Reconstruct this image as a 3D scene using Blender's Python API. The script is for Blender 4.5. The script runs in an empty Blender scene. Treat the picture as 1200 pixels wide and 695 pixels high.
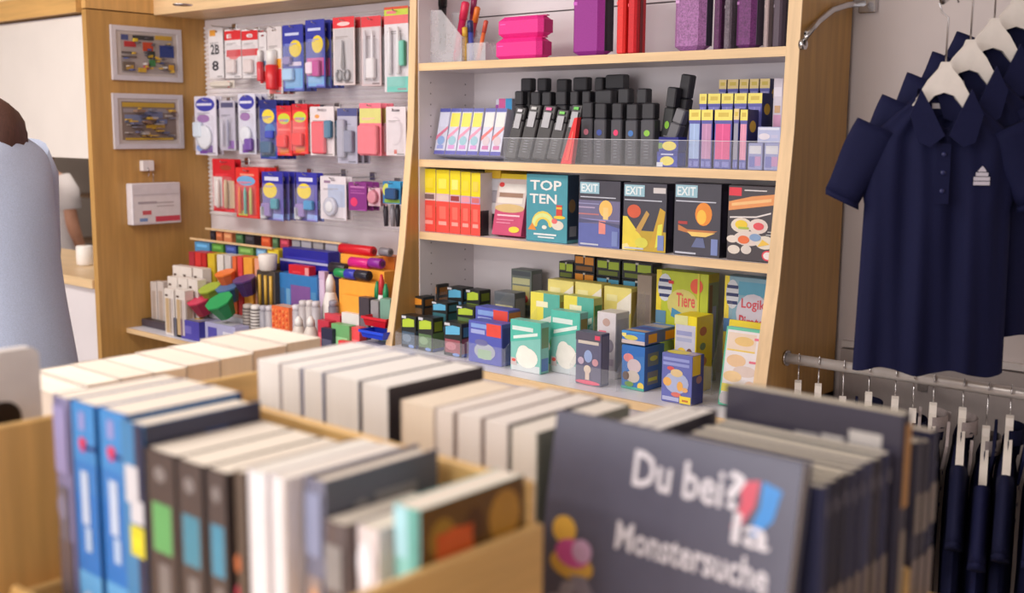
import bpy, bmesh, math, random
from mathutils import Vector, Matrix
random.seed(7)
ORD = ['first', 'second', 'third', 'fourth', 'fifth', 'sixth', 'seventh', 'eighth', 'ninth', 'tenth', 'eleventh']
C = bpy.context.scene.collection
SC = bpy.context.scene
# ------------------------------------------------------------------ camera
FPX, EYE = 1313.18, 1.55
def cam_rot(yaw, pitch, roll):
    fw = Vector((-math.sin(yaw)*math.cos(pitch), math.cos(yaw)*math.cos(pitch), -math.sin(pitch)))
    r = fw.cross(Vector((0, 0, 1))).normalized(); u = r.cross(fw)
    r2 = r*math.cos(roll)+u*math.sin(roll); u2 = -r*math.sin(roll)+u*math.cos(roll)
    return Matrix((r2, u2, -fw)).transposed()
CR = cam_rot(math.radians(41.228), math.radians(8.521), math.radians(.4187))
cd = bpy.data.cameras.new('camera'); cam = bpy.data.objects.new('camera', cd); C.objects.link(cam)
cam.matrix_world = Matrix.Translation((0, 0, EYE)) @ CR.to_4x4()
cd.sensor_width = 36; cd.lens = FPX/1200*36; cd.clip_start = .02
cd.dof.use_dof = True; cd.dof.focus_distance = 2.8; cd.dof.aperture_fstop = 2.9
SC.camera = cam
# ------------------------------------------------------------------ world, lights, exposure
w = bpy.data.worlds.new('world'); SC.world = w; w.use_nodes = True
w.node_tree.nodes['Background'].inputs[0].default_value = (1.0, .945, .95, 1)
w.node_tree.nodes['Background'].inputs[1].default_value = 1.25
def area(name, loc, sx, sy, power, col=(1, .93, .87), rot=(0, 0, 0)):
    l = bpy.data.lights.new(name, 'AREA'); l.shape = 'RECTANGLE'; l.size = sx; l.size_y = sy; l.energy = power; l.color = col
    o = bpy.data.objects.new(name, l); C.objects.link(o); o.location = loc; o.rotation_euler = rot
area('front_fill_light', (-1.6, -3.2, 1.5), 4.5, 2.2, 75, (1, .96, .97), (math.radians(90), 0, math.radians(-8)))  # added soft fill from behind the camera to brighten shelf interiors; no actual window
area('ceiling_lamp_light', (-2.3, .75, 2.66), 1.2, .6, 26)
area('ceiling_lamp_light', (-.5, -1.0, 2.66), 1.2, .6, 24)
area('ceiling_lamp_light', (-3.9, .5, 2.66), 1.2, .6, 42)
area('ceiling_lamp_light', (-2.2, -2.0, 2.66), 1.2, .6, 60)
area('service_area_lamp_light', (-5.4, 3.1, 2.66), .6, .6, 16)
SC.view_settings.view_transform = 'Standard'; SC.view_settings.look = 'None'
SC.view_settings.gamma = 1; SC.view_settings.exposure = 0.0
# ------------------------------------------------------------------ rays from the measured camera (real planes in the room)
def ray(u, v): return CR @ Vector(((u-600)/FPX, -(v-347.5)/FPX, -1))
def onY(u, v, Y): d = ray(u, v); return Vector((0, 0, EYE))+d*(Y/d.y)
def onX(u, v, X): d = ray(u, v); return Vector((0, 0, EYE))+d*(X/d.x)
def onZ(u, v, Z): d = ray(u, v); return Vector((0, 0, EYE))+d*((Z-EYE)/d.z)
# ------------------------------------------------------------------ materials
def lin(c): c /= 255; return c/12.92 if c <= .04045 else ((c+.055)/1.055)**2.4
_m = {}
def nd(nt, t, **k):
    n = nt.nodes.new(t)
    for a, b in k.items(): setattr(n, a, b)
    return n
def M(rgb, rough=.45, kind='plain', metal=0, alpha=1, spec=.5):
    key = (rgb, rough, kind, metal, alpha, spec)
    if key in _m: return _m[key]
    m = bpy.data.materials.new(kind+'_%02x%02x%02x' % rgb); m.use_nodes = True; nt = m.node_tree
    b = nt.nodes['Principled BSDF']; base = tuple(lin(x) for x in rgb)+(1,)
    b.inputs['Roughness'].default_value = rough; b.inputs['Metallic'].default_value = metal
    b.inputs['Base Color'].default_value = base; b.inputs['Specular IOR Level'].default_value = spec
    if alpha < 1: b.inputs['Alpha'].default_value = alpha
    tc = nd(nt, 'ShaderNodeTexCoord'); mp = nd(nt, 'ShaderNodeMapping'); nt.links.new(tc.outputs['Object'], mp.inputs[0])
    no = nd(nt, 'ShaderNodeTexNoise'); nt.links.new(mp.outputs[0], no.inputs['Vector'])
    sc, amt = {'plain': ((40,)*3, .10), 'wood': ((55, 55, 4), .30), 'woodx': ((4, 55, 55), .30), 'woody': ((55, 4, 55), .3), 'paper': ((8, 8, 900), .16), 'pages': ((900, 8, 8), .2),
               'cloth': ((300,)*3, .22), 'wall': ((6,)*3, .06), 'glitter': ((260,)*3, .9), 'hair': ((260, 260, 20), .6), 'stone': ((30,)*3, .3)}[kind]
    mp.inputs['Scale'].default_value = sc; no.inputs['Scale'].default_value = 1; no.inputs['Detail'].default_value = 3
    cr = nd(nt, 'ShaderNodeMixRGB', blend_type='MIX')
    cr.inputs[1].default_value = tuple(x*(1-amt) for x in base[:3])+(1,)
    cr.inputs[2].default_value = tuple(min(1, x*(1+amt)) for x in base[:3])+(1,)
    nt.links.new(no.outputs[0], cr.inputs[0]); nt.links.new(cr.outputs[0], b.inputs['Base Color'])
    if kind in ('cloth', 'stone', 'wall', 'paper', 'pages'):
        bp = nd(nt, 'ShaderNodeBump'); bp.inputs['Strength'].default_value = .15; bp.inputs['Distance'].default_value = .002
        nt.links.new(no.outputs[0], bp.inputs['Height']); nt.links.new(bp.outputs[0], b.inputs['Normal'])
    _m[key] = m; return m
TAN = (188, 144, 82); EDGE = (226, 194, 150); WHITE = (226, 219, 222); CREAM = (238, 226, 212); NAVY = (20, 23, 58)
wood, woodx, woody = M(TAN, .4, 'wood'), M(EDGE, .4, 'woodx'), M(TAN, .4, 'woody')
edgem = M(EDGE, .4, 'wood'); melam = M(WHITE, .45, 'wall'); pagem = M(CREAM, .8, 'pages')
chrome = M((200, 198, 200), .25, 'plain', 1); clear = M((225, 228, 235), .08, 'plain', 0, .08); clearw = M((235, 235, 240), .15, 'plain', 0, .3)
blk = M((34, 34, 38), .4)
# ------------------------------------------------------------------ mesh builder
class MB:
    def __init__(s): s.v = []; s.f = []; s.mi = []; s.mats = []; s.sm = []
    def m(s, mat):
        if mat not in s.mats: s.mats.append(mat)
        return s.mats.index(mat)
    def add(s, vs, fs, mat, smooth=False, tf=None):
        o = len(s.v); s.v += [tuple(tf @ Vector(p)) if tf else tuple(p) for p in vs]; k = s.m(mat)
        for f in fs: s.f.append([o+i for i in f]); s.mi.append(k); s.sm.append(smooth)
        return s
    def box(s, x0, x1, y0, y1, z0, z1, mat, tf=None, ch=0):
        if ch <= 0:
            vs = [(x, y, z) for z in (z0, z1) for y in (y0, y1) for x in (x0, x1)]
            return s.add(vs, [(0, 2, 3, 1), (4, 5, 7, 6), (0, 1, 5, 4), (1, 3, 7, 5), (3, 2, 6, 7), (2, 0, 4, 6)], mat, False, tf)
        c = ch; out = []
        for z, i in ((z0, c), (z0+c, 0), (z1-c, 0), (z1, c)):     # chamfered outline
            a0, a1, b0, b1 = x0+i, x1-i, y0+i, y1-i
            out += [(a0+c, b0, z), (a1-c, b0, z), (a1, b0+c, z), (a1, b1-c, z), (a1-c, b1, z), (a0+c, b1, z), (a0, b1-c, z), (a0, b0+c, z)]
        fs = [tuple(range(7, -1, -1)), tuple(range(24, 32))]
        for r in range(3):
            for k in range(8): fs.append((r*8+k, r*8+(k+1) % 8, (r+1)*8+(k+1) % 8, (r+1)*8+k))
        return s.add(out, fs, mat, False, tf)
    def tube(s, pts, r, mat, n=10, tf=None, cap=True):
        pts = [Vector(p) for p in pts]; rs = r if isinstance(r, (list, tuple)) else [r]*len(pts)
        vs = []; ref = None
        for i, p in enumerate(pts):
            t = (pts[min(i+1, len(pts)-1)]-pts[max(i-1, 0)]).normalized()
            if ref is None: ref = Vector((0, 0, 1)) if abs(t.z) < .9 else Vector((1, 0, 0))
            a = t.cross(ref).normalized(); b = t.cross(a).normalized(); ref = -a.cross(t)*-1 if False else ref
            for k in range(n):
                q = 2*math.pi*k/n; vs.append(p+a*math.cos(q)*rs[i]+b*math.sin(q)*rs[i])
        fs = [(i*n+k, i*n+(k+1) % n, (i+1)*n+(k+1) % n, (i+1)*n+k) for i in range(len(pts)-1) for k in range(n)]
        s.add(vs, fs, mat, True, tf)
        if cap: o = len(s.v)-len(vs); s.f += [[o+k for k in range(n)][::-1], [o+(len(pts)-1)*n+k for k in range(n)]]; s.mi += [s.m(mat)]*2; s.sm += [False]*2
        return s
    def loft(s, rings, mat, smooth=True, cap=True, tf=None):
        n = len(rings[0]); vs = [p for r in rings for p in r]
        fs = [(i*n+k, i*n+(k+1) % n, (i+1)*n+(k+1) % n, (i+1)*n+k) for i in range(len(rings)-1) for k in range(n)]
        if cap: fs += [tuple(range(n))[::-1], tuple((len(rings)-1)*n+k for k in range(n))]
        return s.add(vs, fs, mat, smooth, tf)
    def lathe(s, prof, mat, n=16, tf=None, cap=True):
        return s.loft([[(r*math.cos(2*math.pi*k/n), r*math.sin(2*math.pi*k/n), z) for k in range(n)] for r, z in prof], mat, True, cap, tf)
    def prism(s, pts, y0, y1, mat, tf=None):            # outline in XZ, thickness along Y
        n = len(pts); vs = [(x, y0, z) for x, z in pts]+[(x, y1, z) for x, z in pts]
        fs = [tuple(range(n)), tuple(range(2*n-1, n-1, -1))]+[(k, n+k, n+(k+1) % n, (k+1) % n) for k in range(n)]
        return s.add(vs, fs, mat, False, tf)
    def build(s, name, parent=None, loc=(0, 0, 0)):
        me = bpy.data.meshes.new(name); me.from_pydata(s.v, [], s.f)
        for mt in s.mats: me.materials.append(mt)
        me.polygons.foreach_set('material_index', s.mi); me.polygons.foreach_set('use_smooth', s.sm); me.update()
        bm = bmesh.new(); bm.from_mesh(me); bmesh.ops.recalc_face_normals(bm, faces=bm.faces); bm.to_mesh(me); bm.free()
        o = bpy.data.objects.new(name, me); C.objects.link(o); o.location = loc
        if parent: o.parent = parent
        return o
def tag(o, label=None, cat=None, group=None, kind=None):
    if label: o['label'] = label
    if cat: o['category'] = cat
    if group: o['group'] = group
    if kind: o['kind'] = kind
    return o
def thing(name, label, cat, loc=(0, 0, 0), rz=0, group=None, rot=None):
    o = bpy.data.objects.new(name, None); C.objects.link(o); o.empty_display_size = .05
    o.location = loc; o.rotation_euler = rot or (0, 0, rz); return tag(o, label, cat, group)
def clone(o, parent=None):
    c = o.copy(); C.objects.link(c)
    if parent: c.parent = parent
    for ch in list(o.children): clone(ch, c)
    return c
_txt = {}
def text_geo(t):
    if t not in _txt:
        cu = bpy.data.curves.new('t', 'FONT'); cu.body = t; cu.size = 1; cu.align_x = 'CENTER'; cu.offset = .02; cu.resolution_u = 2
        o = bpy.data.objects.new('t', cu); C.objects.link(o); dg = bpy.context.evaluated_depsgraph_get()
        me = bpy.data.meshes.new_from_object(o.evaluated_get(dg)); C.objects.unlink(o); bpy.data.objects.remove(o)
        vs = [tuple(v.co) for v in me.vertices]; fs = [tuple(p.vertices) for p in me.polygons]
        x0 = min(v[0] for v in vs); x1 = max(v[0] for v in vs); y0 = min(v[1] for v in vs); y1 = max(v[1] for v in vs)
        _txt[t] = ([((v[0]-x0)/(x1-x0)-.5, (v[1]-y0)/(y1-y0)-.5) for v in vs], fs)
    return _txt[t]
def prints(parent, face, W, H, D, items, off=.0004, name=None):
    """flat print on one face: r=rect, e=ellipse, p=polygon, t=text; coordinates 0..1"""
    mb = MB(); tb = MB()
    if face == 'front': f = lambda x, y, o: ((x-.5)*W, -D/2-o, y*H)
    elif face == 'right': f = lambda x, y, o: (W/2+o, (x-.5)*D, y*H)
    elif face == 'top': f = lambda x, y, o: ((x-.5)*W, (y-.5)*D, H+o)
    elif face == 'back': f = lambda x, y, o: ((.5-x)*W, D/2+o, y*H)
    for i, it in enumerate(items):
        o = off*(i*.25+1); k = it[0]; mt = M(it[-1], .4)
        if k == 'r': x0, y0, x1, y1 = it[1:5]; vs = [(x0, y0), (x1, y0), (x1, y1), (x0, y1)]
        elif k == 'e': cx, cy, rx, ry = it[1:5]; vs = [(cx+rx*math.cos(a*math.pi/8), cy+ry*math.sin(a*math.pi/8)) for a in range(16)]
        elif k == 'p': vs = it[1]
        elif k == 't':
            g, fs = text_geo(it[1]); cx, cy, tw, th = it[2:6]
            if len(it) > 7: g = [(-b, a) for a, b in g]     # rotated 90 deg
            tb.add([f(cx+x*tw, cy+y*th, o+off) for x, y in g], fs, mt); continue
        mb.add([f(x, y, o) for x, y in vs], [tuple(range(len(vs)))], mt)
    if mb.v: mb.build(name or {'front': 'front_print', 'right': 'side_print', 'top': 'top_print', 'back': 'back_print'}[face], parent)
    if tb.v: tb.build('lettering', parent)
def speck(n, cols, x0=.05, y0=.05, x1=.95, y1=.95, s=.1, seed=1, asp=1.0):
    r = random.Random(seed); out = []
    for i in range(n):
        cx, cy = r.uniform(x0+s, x1-s), r.uniform(y0+s, y1-s); a, b = s*r.uniform(.4, 1), s*asp*r.uniform(.4, 1); c = r.choice(cols)
        out.append(('e' if r.random() < .5 else 'r',)+((cx, cy, a, b) if out is None else ((cx, cy, a, b)))+(c,) if r.random() < .5 else ('r', cx-a, cy-b, cx+a, cy+b, c))
    return out
# carton standing on a surface: origin at the base centre, front facing -Y
def carton(name, label, cat, x0, x1, Y, zb, zt, d, col, front=(), right=(), top=(), group=None, lean=0, rz=0, rough=.4, ch=.0012):
    W, H = x1-x0, zt-zb
    mb = MB().box(-W/2, W/2, -d/2, d/2, 0, H, M(col, rough), None, ch); o = mb.build(name)
    dy = math.sin(lean)*H*0
    o.location = ((x0+x1)/2, Y+d/2, zb+abs(math.sin(lean))*d*.5); o.rotation_euler = (-lean, 0, rz)
    if lean: o.location.y += 0
    tag(o, label, cat, group)
    if front: prints(o, 'front', W, H, d, front)
    if right: prints(o, 'right', W, H, d, right)
    if top: prints(o, 'top', W, H, d, top)
    return o
def pb(name, label, cat, u0, u1, vt, Y, col, d=.04, zb=None, h=None, **k):
    a, b = onY(u0, vt, Y), onY(u1, vt, Y)
    if h: zb = a.z-h
    return carton(name, label, cat, a.x, b.x, Y, zb, a.z, d, col, **k)
# ================================================================== STRUCTURE
YB = 2.6; XP = -3.894; XL = -2.433; XR = -1.24
def struct(name, mb, label=None): o = mb.build(name); o['kind'] = 'structure'; return o
struct('floor', MB().box(-8, 4, -4, 6, -.05, 0, M((150, 140, 132), .35, 'stone')))
struct('ceiling', MB().box(-8, 4, -4, 6, 2.7, 2.75, M((222, 218, 214), .8, 'wall')))
struct('wall_back', MB().box(-3.9, 4, YB+.02, YB+.1, 0, 2.7, M((205, 194, 192), .7, 'wall')))
struct('wall_right', MB().box(2.6, 2.7, -4, YB+.02, 0, 2.7, M((205, 196, 192), .7, 'wall')))
struct('wall_far', MB().box(-8, XP, 4.3, 4.4, 0, 2.7, M((110, 84, 66), .7, 'wall')))
struct('wall_far_left', MB().box(-8, -7.9, -4, 4.3, 0, 2.7, M((190, 176, 164), .7, 'wall')))
YN = 2.10
struct('wall_left', MB().box(XP-.03, XP, YN, YB+.02, 0, 1.965, wood).box(XP-.03, XP, YN, YB+.02, 1.97, 2.7, M((214, 168, 104), .4, 'wood')))
struct('trim_1', MB().box(XP, XL-.03, 2.38, YB+.02, 1.965, 2.7, woodx).box(XP, XL-.03, 2.375, 2.38, 1.965, 2.7, woodx))
struct('trim_rail_and_shade', MB().box(-1.19, 3, YB+.005, YB+.02, 1.02, 1.035, M((214, 206, 204), .4)).box(-1.19, 3, YB+.002, YB+.02, .1, 1.015, M((170, 160, 158), .5)))  # slim wall rail; grey sheet below it paints in the shade of the shirts
# downlight in the soffit
p = onZ(214, 5, 1.965)
t = thing('downlight', 'small round downlight set in the wooden soffit above the posters', 'light', (p.x, p.y, 1.965))
MB().lathe([(.024, -.004), (.032, -.004), (.034, 0), (.024, 0)], chrome, 20).build('rim', t)
m = M((255, 240, 215), .3, 'plain'); 
lm = bpy.data.materials.new('lamp_glow'); lm.use_nodes = True; lm.node_tree.nodes['Principled BSDF'].inputs['Emission Color'].default_value = (1, .9, .75, 1); lm.node_tree.nodes['Principled BSDF'].inputs['Emission Strength'].default_value = 1.2
MB().lathe([(.001, -.002), (.023, -.002), (.023, .0)], lm, 20).build('lens', t)
# ------------------------------------------------------------------ shelf unit
unit = thing('shelf_unit', 'tall wooden shelf unit with white lining and sloping side panels', 'shelf', (0, 0, 0))
def gable(x0, x1, name):
    prof = [(YB, 0), (2.235, 0), (2.235, .88), (2.295, 1.2), (2.335, 1.55), (2.35, 1.95), (2.35, 2.7), (YB, 2.7)]   # (y, z)
    mb = MB(); n = len(prof); vs = [(x0, y, z) for y, z in prof]+[(x1, y, z) for y, z in prof]
    mb.add(vs, [tuple(range(n)), tuple(range(2*n-1, n-1, -1))]+[(k, n+k, n+(k+1) % n, (k+1) % n) for k in range(n)], wood)
    g = mb.build(name, unit)
    e = MB()
    for (ya, za), (yb, zb) in zip(prof[2:6], prof[3:7]):
        e.add([(x0-.0005, ya-.003, za), (x1+.0005, ya-.003, za), (x1+.0005, yb-.003, zb), (x0-.0005, yb-.003, zb), (x0-.0005, ya+.001, za), (x1+.0005, ya+.001, za), (x1+.0005, yb+.001, zb), (x0-.0005, yb+.001, zb)],
              [(0, 1, 2, 3), (0, 3, 7, 4), (1, 5, 6, 2), (4, 7, 6, 5), (0, 4, 5, 1), (3, 2, 6, 7)], edgem)
    e.build('edge_strip', g); return g
gable(XL-.03, XL-.004, 'side_panel'); gable(XR+.004, XR+.036, 'side_panel')
MB().box(XL-.004, XL, 2.352, YB-.01, .905, 2.7, melam).build('side_lining', unit)
MB().box(XR, XR+.004, 2.352, YB-.01, .905, 2.7, melam).build('side_lining', unit)
MB().box(XL-.004, XR+.004, YB-.01, YB, .905, 1.886, melam).build('back_panel', unit)
MB().box(XL-.004, XR+.004, YB-.01, YB, 1.89, 2.7, melam).build('back_panel', unit)
S1, S2, S3, S0 = 1.738, 1.457, 1.2405, .905
for z in (S1, S2, S3, 2.06):
    s = MB().box(XL, XR, 2.356, YB-.01, z-.02, z, melam).build('shelf_board', unit)
    MB().box(XL, XR, 2.350, 2.356, z-.0215, z+.0005, woodx).build('edge_strip', s)
holes = MB()
for y in (2.40, 2.55):
    for k in range(24):
        z = .98+k*.032
        if not any(abs(z-q+.01) < .02 for q in (S1, S2, S3)): holes.lathe([(.0022, 0), (.0022, .0006)], M((120, 112, 112), .6), 8, Matrix.Translation((XL, y, z)) @ Matrix.Rotation(math.pi/2, 4, 'Y'))
tag(holes.build('peg_hole', unit), kind='stuff')
b = MB().box(XL-.03, XR+.036, 2.172, YB, S0-.018, S0, M((222, 220, 230), .35, 'wall')).build('base_shelf', unit)
MB().box(XL-.03, XR+.036, 2.164, 2.172, S0-.0195, S0+.0005, woodx).build('edge_strip', b)
MB().box(XL-.03, XL+.57, 2.19, 2.205, .09, S0-.02, melam, None, .002).build('base_door', unit)
MB().box(XL+.574, XR+.036, 2.19, 2.205, .09, S0-.02, melam, None, .002).build('base_door', unit)
MB().box(XL-.03, XR+.036, 2.24, YB, 0, S0-.02, wood).build('base_carcass', unit)
# ------------------------------------------------------------------ slatwall + left counter
sl = thing('slatwall_panel', 'white ribbed slatwall panel hung with carded stationery', 'panel')
mb = MB().box(XP+.002, XL-.032, YB-.004, YB+.018, .80, 1.962, M((236, 228, 232), .4, 'wall')); mb.build('backing', sl)
mb = MB(); k = 0; z = 1.20
while z < 1.93:
    mb.add([(XP+.002, YB-.004, z), (XL-.032, YB-.004, z), (XL-.032, YB-.010, z+.002), (XP+.002, YB-.010, z+.002), (XL-.032, YB-.010, z+.009), (XP+.002, YB-.010, z+.009), (XL-.032, YB-.004, z+.011), (XP+.002, YB-.004, z+.011)],
           [(0, 1, 2, 3), (3, 2, 4, 5), (5, 4, 6, 7)], M((240, 234, 236), .4)); z += .0165
tag(mb.build('ridge', sl), kind='stuff')
SB = .784
lc = thing('stationery_counter', 'low white shelf with wooden edge under the slatwall', 'shelf')
MB().box(XP+.001, XL-.031, 2.212, YB-.01, SB-.016, SB, M((218, 218, 230), .35, 'wall')).build('top_board', lc)
MB().box(XP+.001, XL-.031, 2.204, 2.212, SB-.017, SB, woodx).build('edge_strip', lc)
MB().box(XP+.001, XL-.031, 2.22, YB-.01, .5, .516, melam).build('lower_board', lc)
MB().box(XP+.001, XL-.031, 2.55, 2.56, 0, SB-.017, M((150, 120, 96), .5, 'wood')).build('back_board', lc)
MB().box(XL-.10, XL-.08, 2.23, YB-.06, 0, SB-.017, wood).build('leg', lc); MB().box(-3.2, -3.18, 2.23, YB-.06, 0, SB-.017, wood).build('leg', lc)
# ------------------------------------------------------------------ wall cabinet, hatch counter at left
wc = thing('wall_cabinet', 'white overhead cabinet with wooden top rail left of the posters', 'cabinet')
MB().box(-5.6, XP-.032, YN+.02, 2.45, 1.435, 1.95, melam).build('body', wc)
MB().box(-5.6, XP-.033, YN, YN+.018, 1.428, 1.942, M((222, 214, 208), .4, 'wall'), None, .002).build('door', wc)
MB().box(-5.6, XP-.032, YN-.02, 2.45, 1.955, 2.03, M((205, 160, 96), .4, 'woodx')).build('top_rail', wc)
MB().box(-5.6, XP-.032, YN+.05, 2.45, 2.04, 2.7, M((232, 200, 150), .5, 'woodx')).build('upper_board', wc)
a = onY(90, 324, YN)
hc = thing('service_counter', 'counter with wooden edge and white base below the overhead cabinet', 'counter')
MB().box(-5.6, XP-.032, YN-.01, 2.55, a.z-.035, a.z, woodx, None, .002).build('worktop', hc)
MB().box(-5.6, -4.35, YN+.01, 2.5, 0, a.z-.036, melam, None, .002).build('base_door', hc)
MB().box(-4.345, XP-.033, YN+.01, 2.5, 0, a.z-.036, melam, None, .002).build('base_door', hc)
CZ = a.z
# dim things on the counter and behind
q = onY(101, 320, 2.3)
o = MB().lathe([(.03, 0), (.034, .005), (.034, .075), (.03, .08), (.02, .081)], M((236, 232, 228), .5), 20).build('paper_roll', None, (q.x-.005, 2.3, CZ)); tag(o, 'short white cylinder on the counter beside the wooden partition', 'canister')
MB().lathe([(.012, .0805), (.012, .083)], M((190, 170, 150), .6), 12).build('core', o)
t = thing('glass_jar', 'clear jar behind the white cylinder on the counter', 'jar', (q.x+.03, 2.42, CZ))
MB().lathe([(.04, 0), (.045, .01), (.045, .13), (.03, .15), (.03, .16)], clearw, 20).build('body', t); MB().lathe([(.034, .16), (.034, .185), (.02, .187)], M((120, 118, 120), .4), 16).build('lid', t)
bs = thing('back_shelf', 'dark brown rack of dim goods seen through the service hatch', 'shelf', (-6.3, 3.7, 0))
MB().box(-.9, 1.6, .3, .33, 0, 2.2, M((84, 60, 46), .6, 'wood')).build('back_board', bs)
for z in (.8, 1.1, 1.4, 1.7): MB().box(-.9, 1.6, .0, .3, z-.02, z, M((120, 92, 68), .5, 'woodx')).build('board', bs)
r = random.Random(3); cols = [((60, 44, 38), 'dark brown'), ((150, 120, 92), 'beige'), ((206, 190, 170), 'cream'), ((100, 72, 54), 'chestnut brown'), ((44, 40, 46), 'near-black')]
for z, lv in ((.8, 'lowest'), (1.1, 'second'), (1.4, 'third')):
    x = -6.7
    for i in range(9):
        wd = r.uniform(.08, .16); c, cn = cols[(i*2+int(z*10)) % 5]; hh = r.uniform(.1, .24)
        o = MB().lathe([(wd*.42, 0), (wd*.48, .02), (wd*.48, hh*.7), (wd*.3, hh*.85), (wd*.3, hh)], M(c, .5), 14).build('storage_jar', None, (x+wd/2, 3.85, z))
        tag(o, '%s storage jar, %s from the left on the %s board behind the hatch' % (cn, ORD[i], lv), 'jar', 'jars behind the hatch'); MB().lathe([(wd*.33, hh), (wd*.33, hh+.02)], M((90, 80, 74), .4), 12).build('lid', o); x += wd+.08
# ------------------------------------------------------------------ posters on the partition (face +X)
def on_part(name, label, cat, y0, y1, z0, z1, depth, framec, prnt, fr=.018, mat=(200, 190, 186)):
    W, H = y1-y0, z1-z0
    t = thing(name, label, cat, (XP+.001, (y0+y1)/2, z0), math.pi/2)
    fm = M(framec, .4); g = MB()
    g.box(-W/2, W/2, -depth, 0, 0, fr, fm).box(-W/2, W/2, -depth, 0, H-fr, H, fm).box(-W/2, -W/2+fr, -depth, 0, fr, H-fr, fm).box(W/2-fr, W/2, -depth, 0, fr, H-fr, fm); g.build('frame', t)
    s = MB().box(-W/2+fr, W/2-fr, -depth*.5, 0, fr, H-fr, M(mat, .5)).build('sheet', t)
    e = MB(); 
    for it in prnt:
        x0, y0_, x1, y1_, c = it; e.box((x0-.5)*W, (x1-.5)*W, -depth*.5-.0006-.00012*len(e.f), -depth*.5, y0_*H, y1_*H, M(c, .5))
    e.build('printed_picture', s); return t
r = random.Random(11)
P1 = [(.13, .14, .88, .86, (168, 158, 156))]
for c, x0, y0, x1, y1 in [((70, 80, 130), .14, .74, .24, .84), ((60, 60, 62), .3, .76, .6, .84), ((200, 160, 60), .62, .78, .86, .86), ((178, 50, 54), .18, .62, .34, .72), ((196, 72, 40), .44, .56, .58, .72), ((44, 62, 130), .68, .46, .88, .68),
                          ((90, 80, 78), .14, .5, .34, .53), ((96, 86, 84), .14, .42, .34, .45), ((52, 62, 58), .5, .42, .6, .56), ((60, 124, 72), .52, .28, .6, .4), ((170, 60, 96), .44, .22, .5, .34), ((110, 96, 86), .14, .18, .3, .34), ((190, 150, 60), .18, .2, .28, .28), ((200, 160, 50), .36, .16, .46, .24), ((120, 110, 110), .72, .2, .88, .36), ((214, 160, 40), .78, .22, .86, .32), ((206, 170, 40), .5, .44, .56, .49), ((208, 180, 50), .3, .72, .35, .78)]: P1.append((x0, y0, x1, y1, c))
for i in range(26): x, y = r.uniform(.15, .82), r.uniform(.16, .8); P1.append((x, y, x+r.uniform(.015, .05), y+r.uniform(.015, .04), r.choice([(210, 170, 60), (90, 84, 90), (196, 190, 188), (70, 86, 140)])))
on_part('framed_poster', 'upper white-framed landscape poster with red and blue picture blocks', 'poster', 2.189, 2.482, 1.718, 1.917, .012, (206, 200, 206), P1)
P2 = [(.12, .16, .9, .86, (128, 112, 104)), (.13, .76, .88, .84, (188, 152, 50)), (.14, .66, .86, .73, (150, 142, 146)), (.16, .48, .4, .62, (120, 128, 160)), (.44, .56, .7, .68, (112, 118, 150)), (.6, .46, .76, .54, (104, 116, 156)), (.46, .38, .72, .44, (196, 156, 44)), (.16, .16, .84, .2, (190, 156, 46))]
for i in range(40): x, y = r.uniform(.14, .8), r.uniform(.22, .72); P2.append((x, y, x+r.uniform(.03, .12), y+r.uniform(.015, .04), r.choice([(200, 160, 60), (120, 116, 130), (170, 160, 156), (100, 100, 128), (140, 110, 90)])))
a, b = onX(130, 109, XP), onX(214, 173.8, XP)
on_part('framed_poster', 'lower white-framed landscape poster with grey and yellow picture strips', 'poster', a.y, b.y, b.z, a.z, .012, (206, 200, 206), P2)
# little hook tag + leaflet box
a, b = onX(163, 188, XP), onX(177, 200, XP)
o = MB().box(-.012, .012, 0, b.y-a.y, 0, a.z-b.z, M((232, 226, 226), .4), None, .002).build('adhesive_hook', None, (XP+.013, a.y, b.z)); tag(o, 'small white adhesive hook above the leaflet box', 'hook')
MB().tube([(.012, .02, .012), (.02, .02, .004), (.02, .02, -.01), (.014, .02, -.02)], .002, chrome, 8).build('wire', o)
a, b = onX(147, 215, XP), onX(206, 260, XP)
t = thing('leaflet_box', 'white leaflet box with red printed strip fixed under the posters', 'box', (XP+.021, (a.y+b.y)/2, b.z), math.pi/2)
W, H = b.y-a.y, a.z-b.z
MB().box(-W/2, W/2, -.02, .02, 0, H, M((220, 214, 220), .35), None, .003).build('body', t)
prints(t, 'front', W, H, .04, [('r', .04, .05, .96, .68, (226, 220, 224)), ('r', .12, .5, .5, .56, (170, 160, 168)), ('r', .5, .5, .85, .54, (190, 180, 184)), ('r', .5, .42, .85, .45, (190, 180, 184)), ('r', .46, .06, .97, .19, (206, 70, 90)), ('r', .2, .24, .38, .34, (206, 90, 100)), ('r', .14, .08, .3, .16, (120, 150, 200)), ('r', .04, .72, .96, .73, (180, 172, 176))])
MB().tube([(0, 0, H), (0, -.002, H+.03), (0, 0, H+.04)], .0012, chrome, 6).build('hanger_wire', t)
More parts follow.
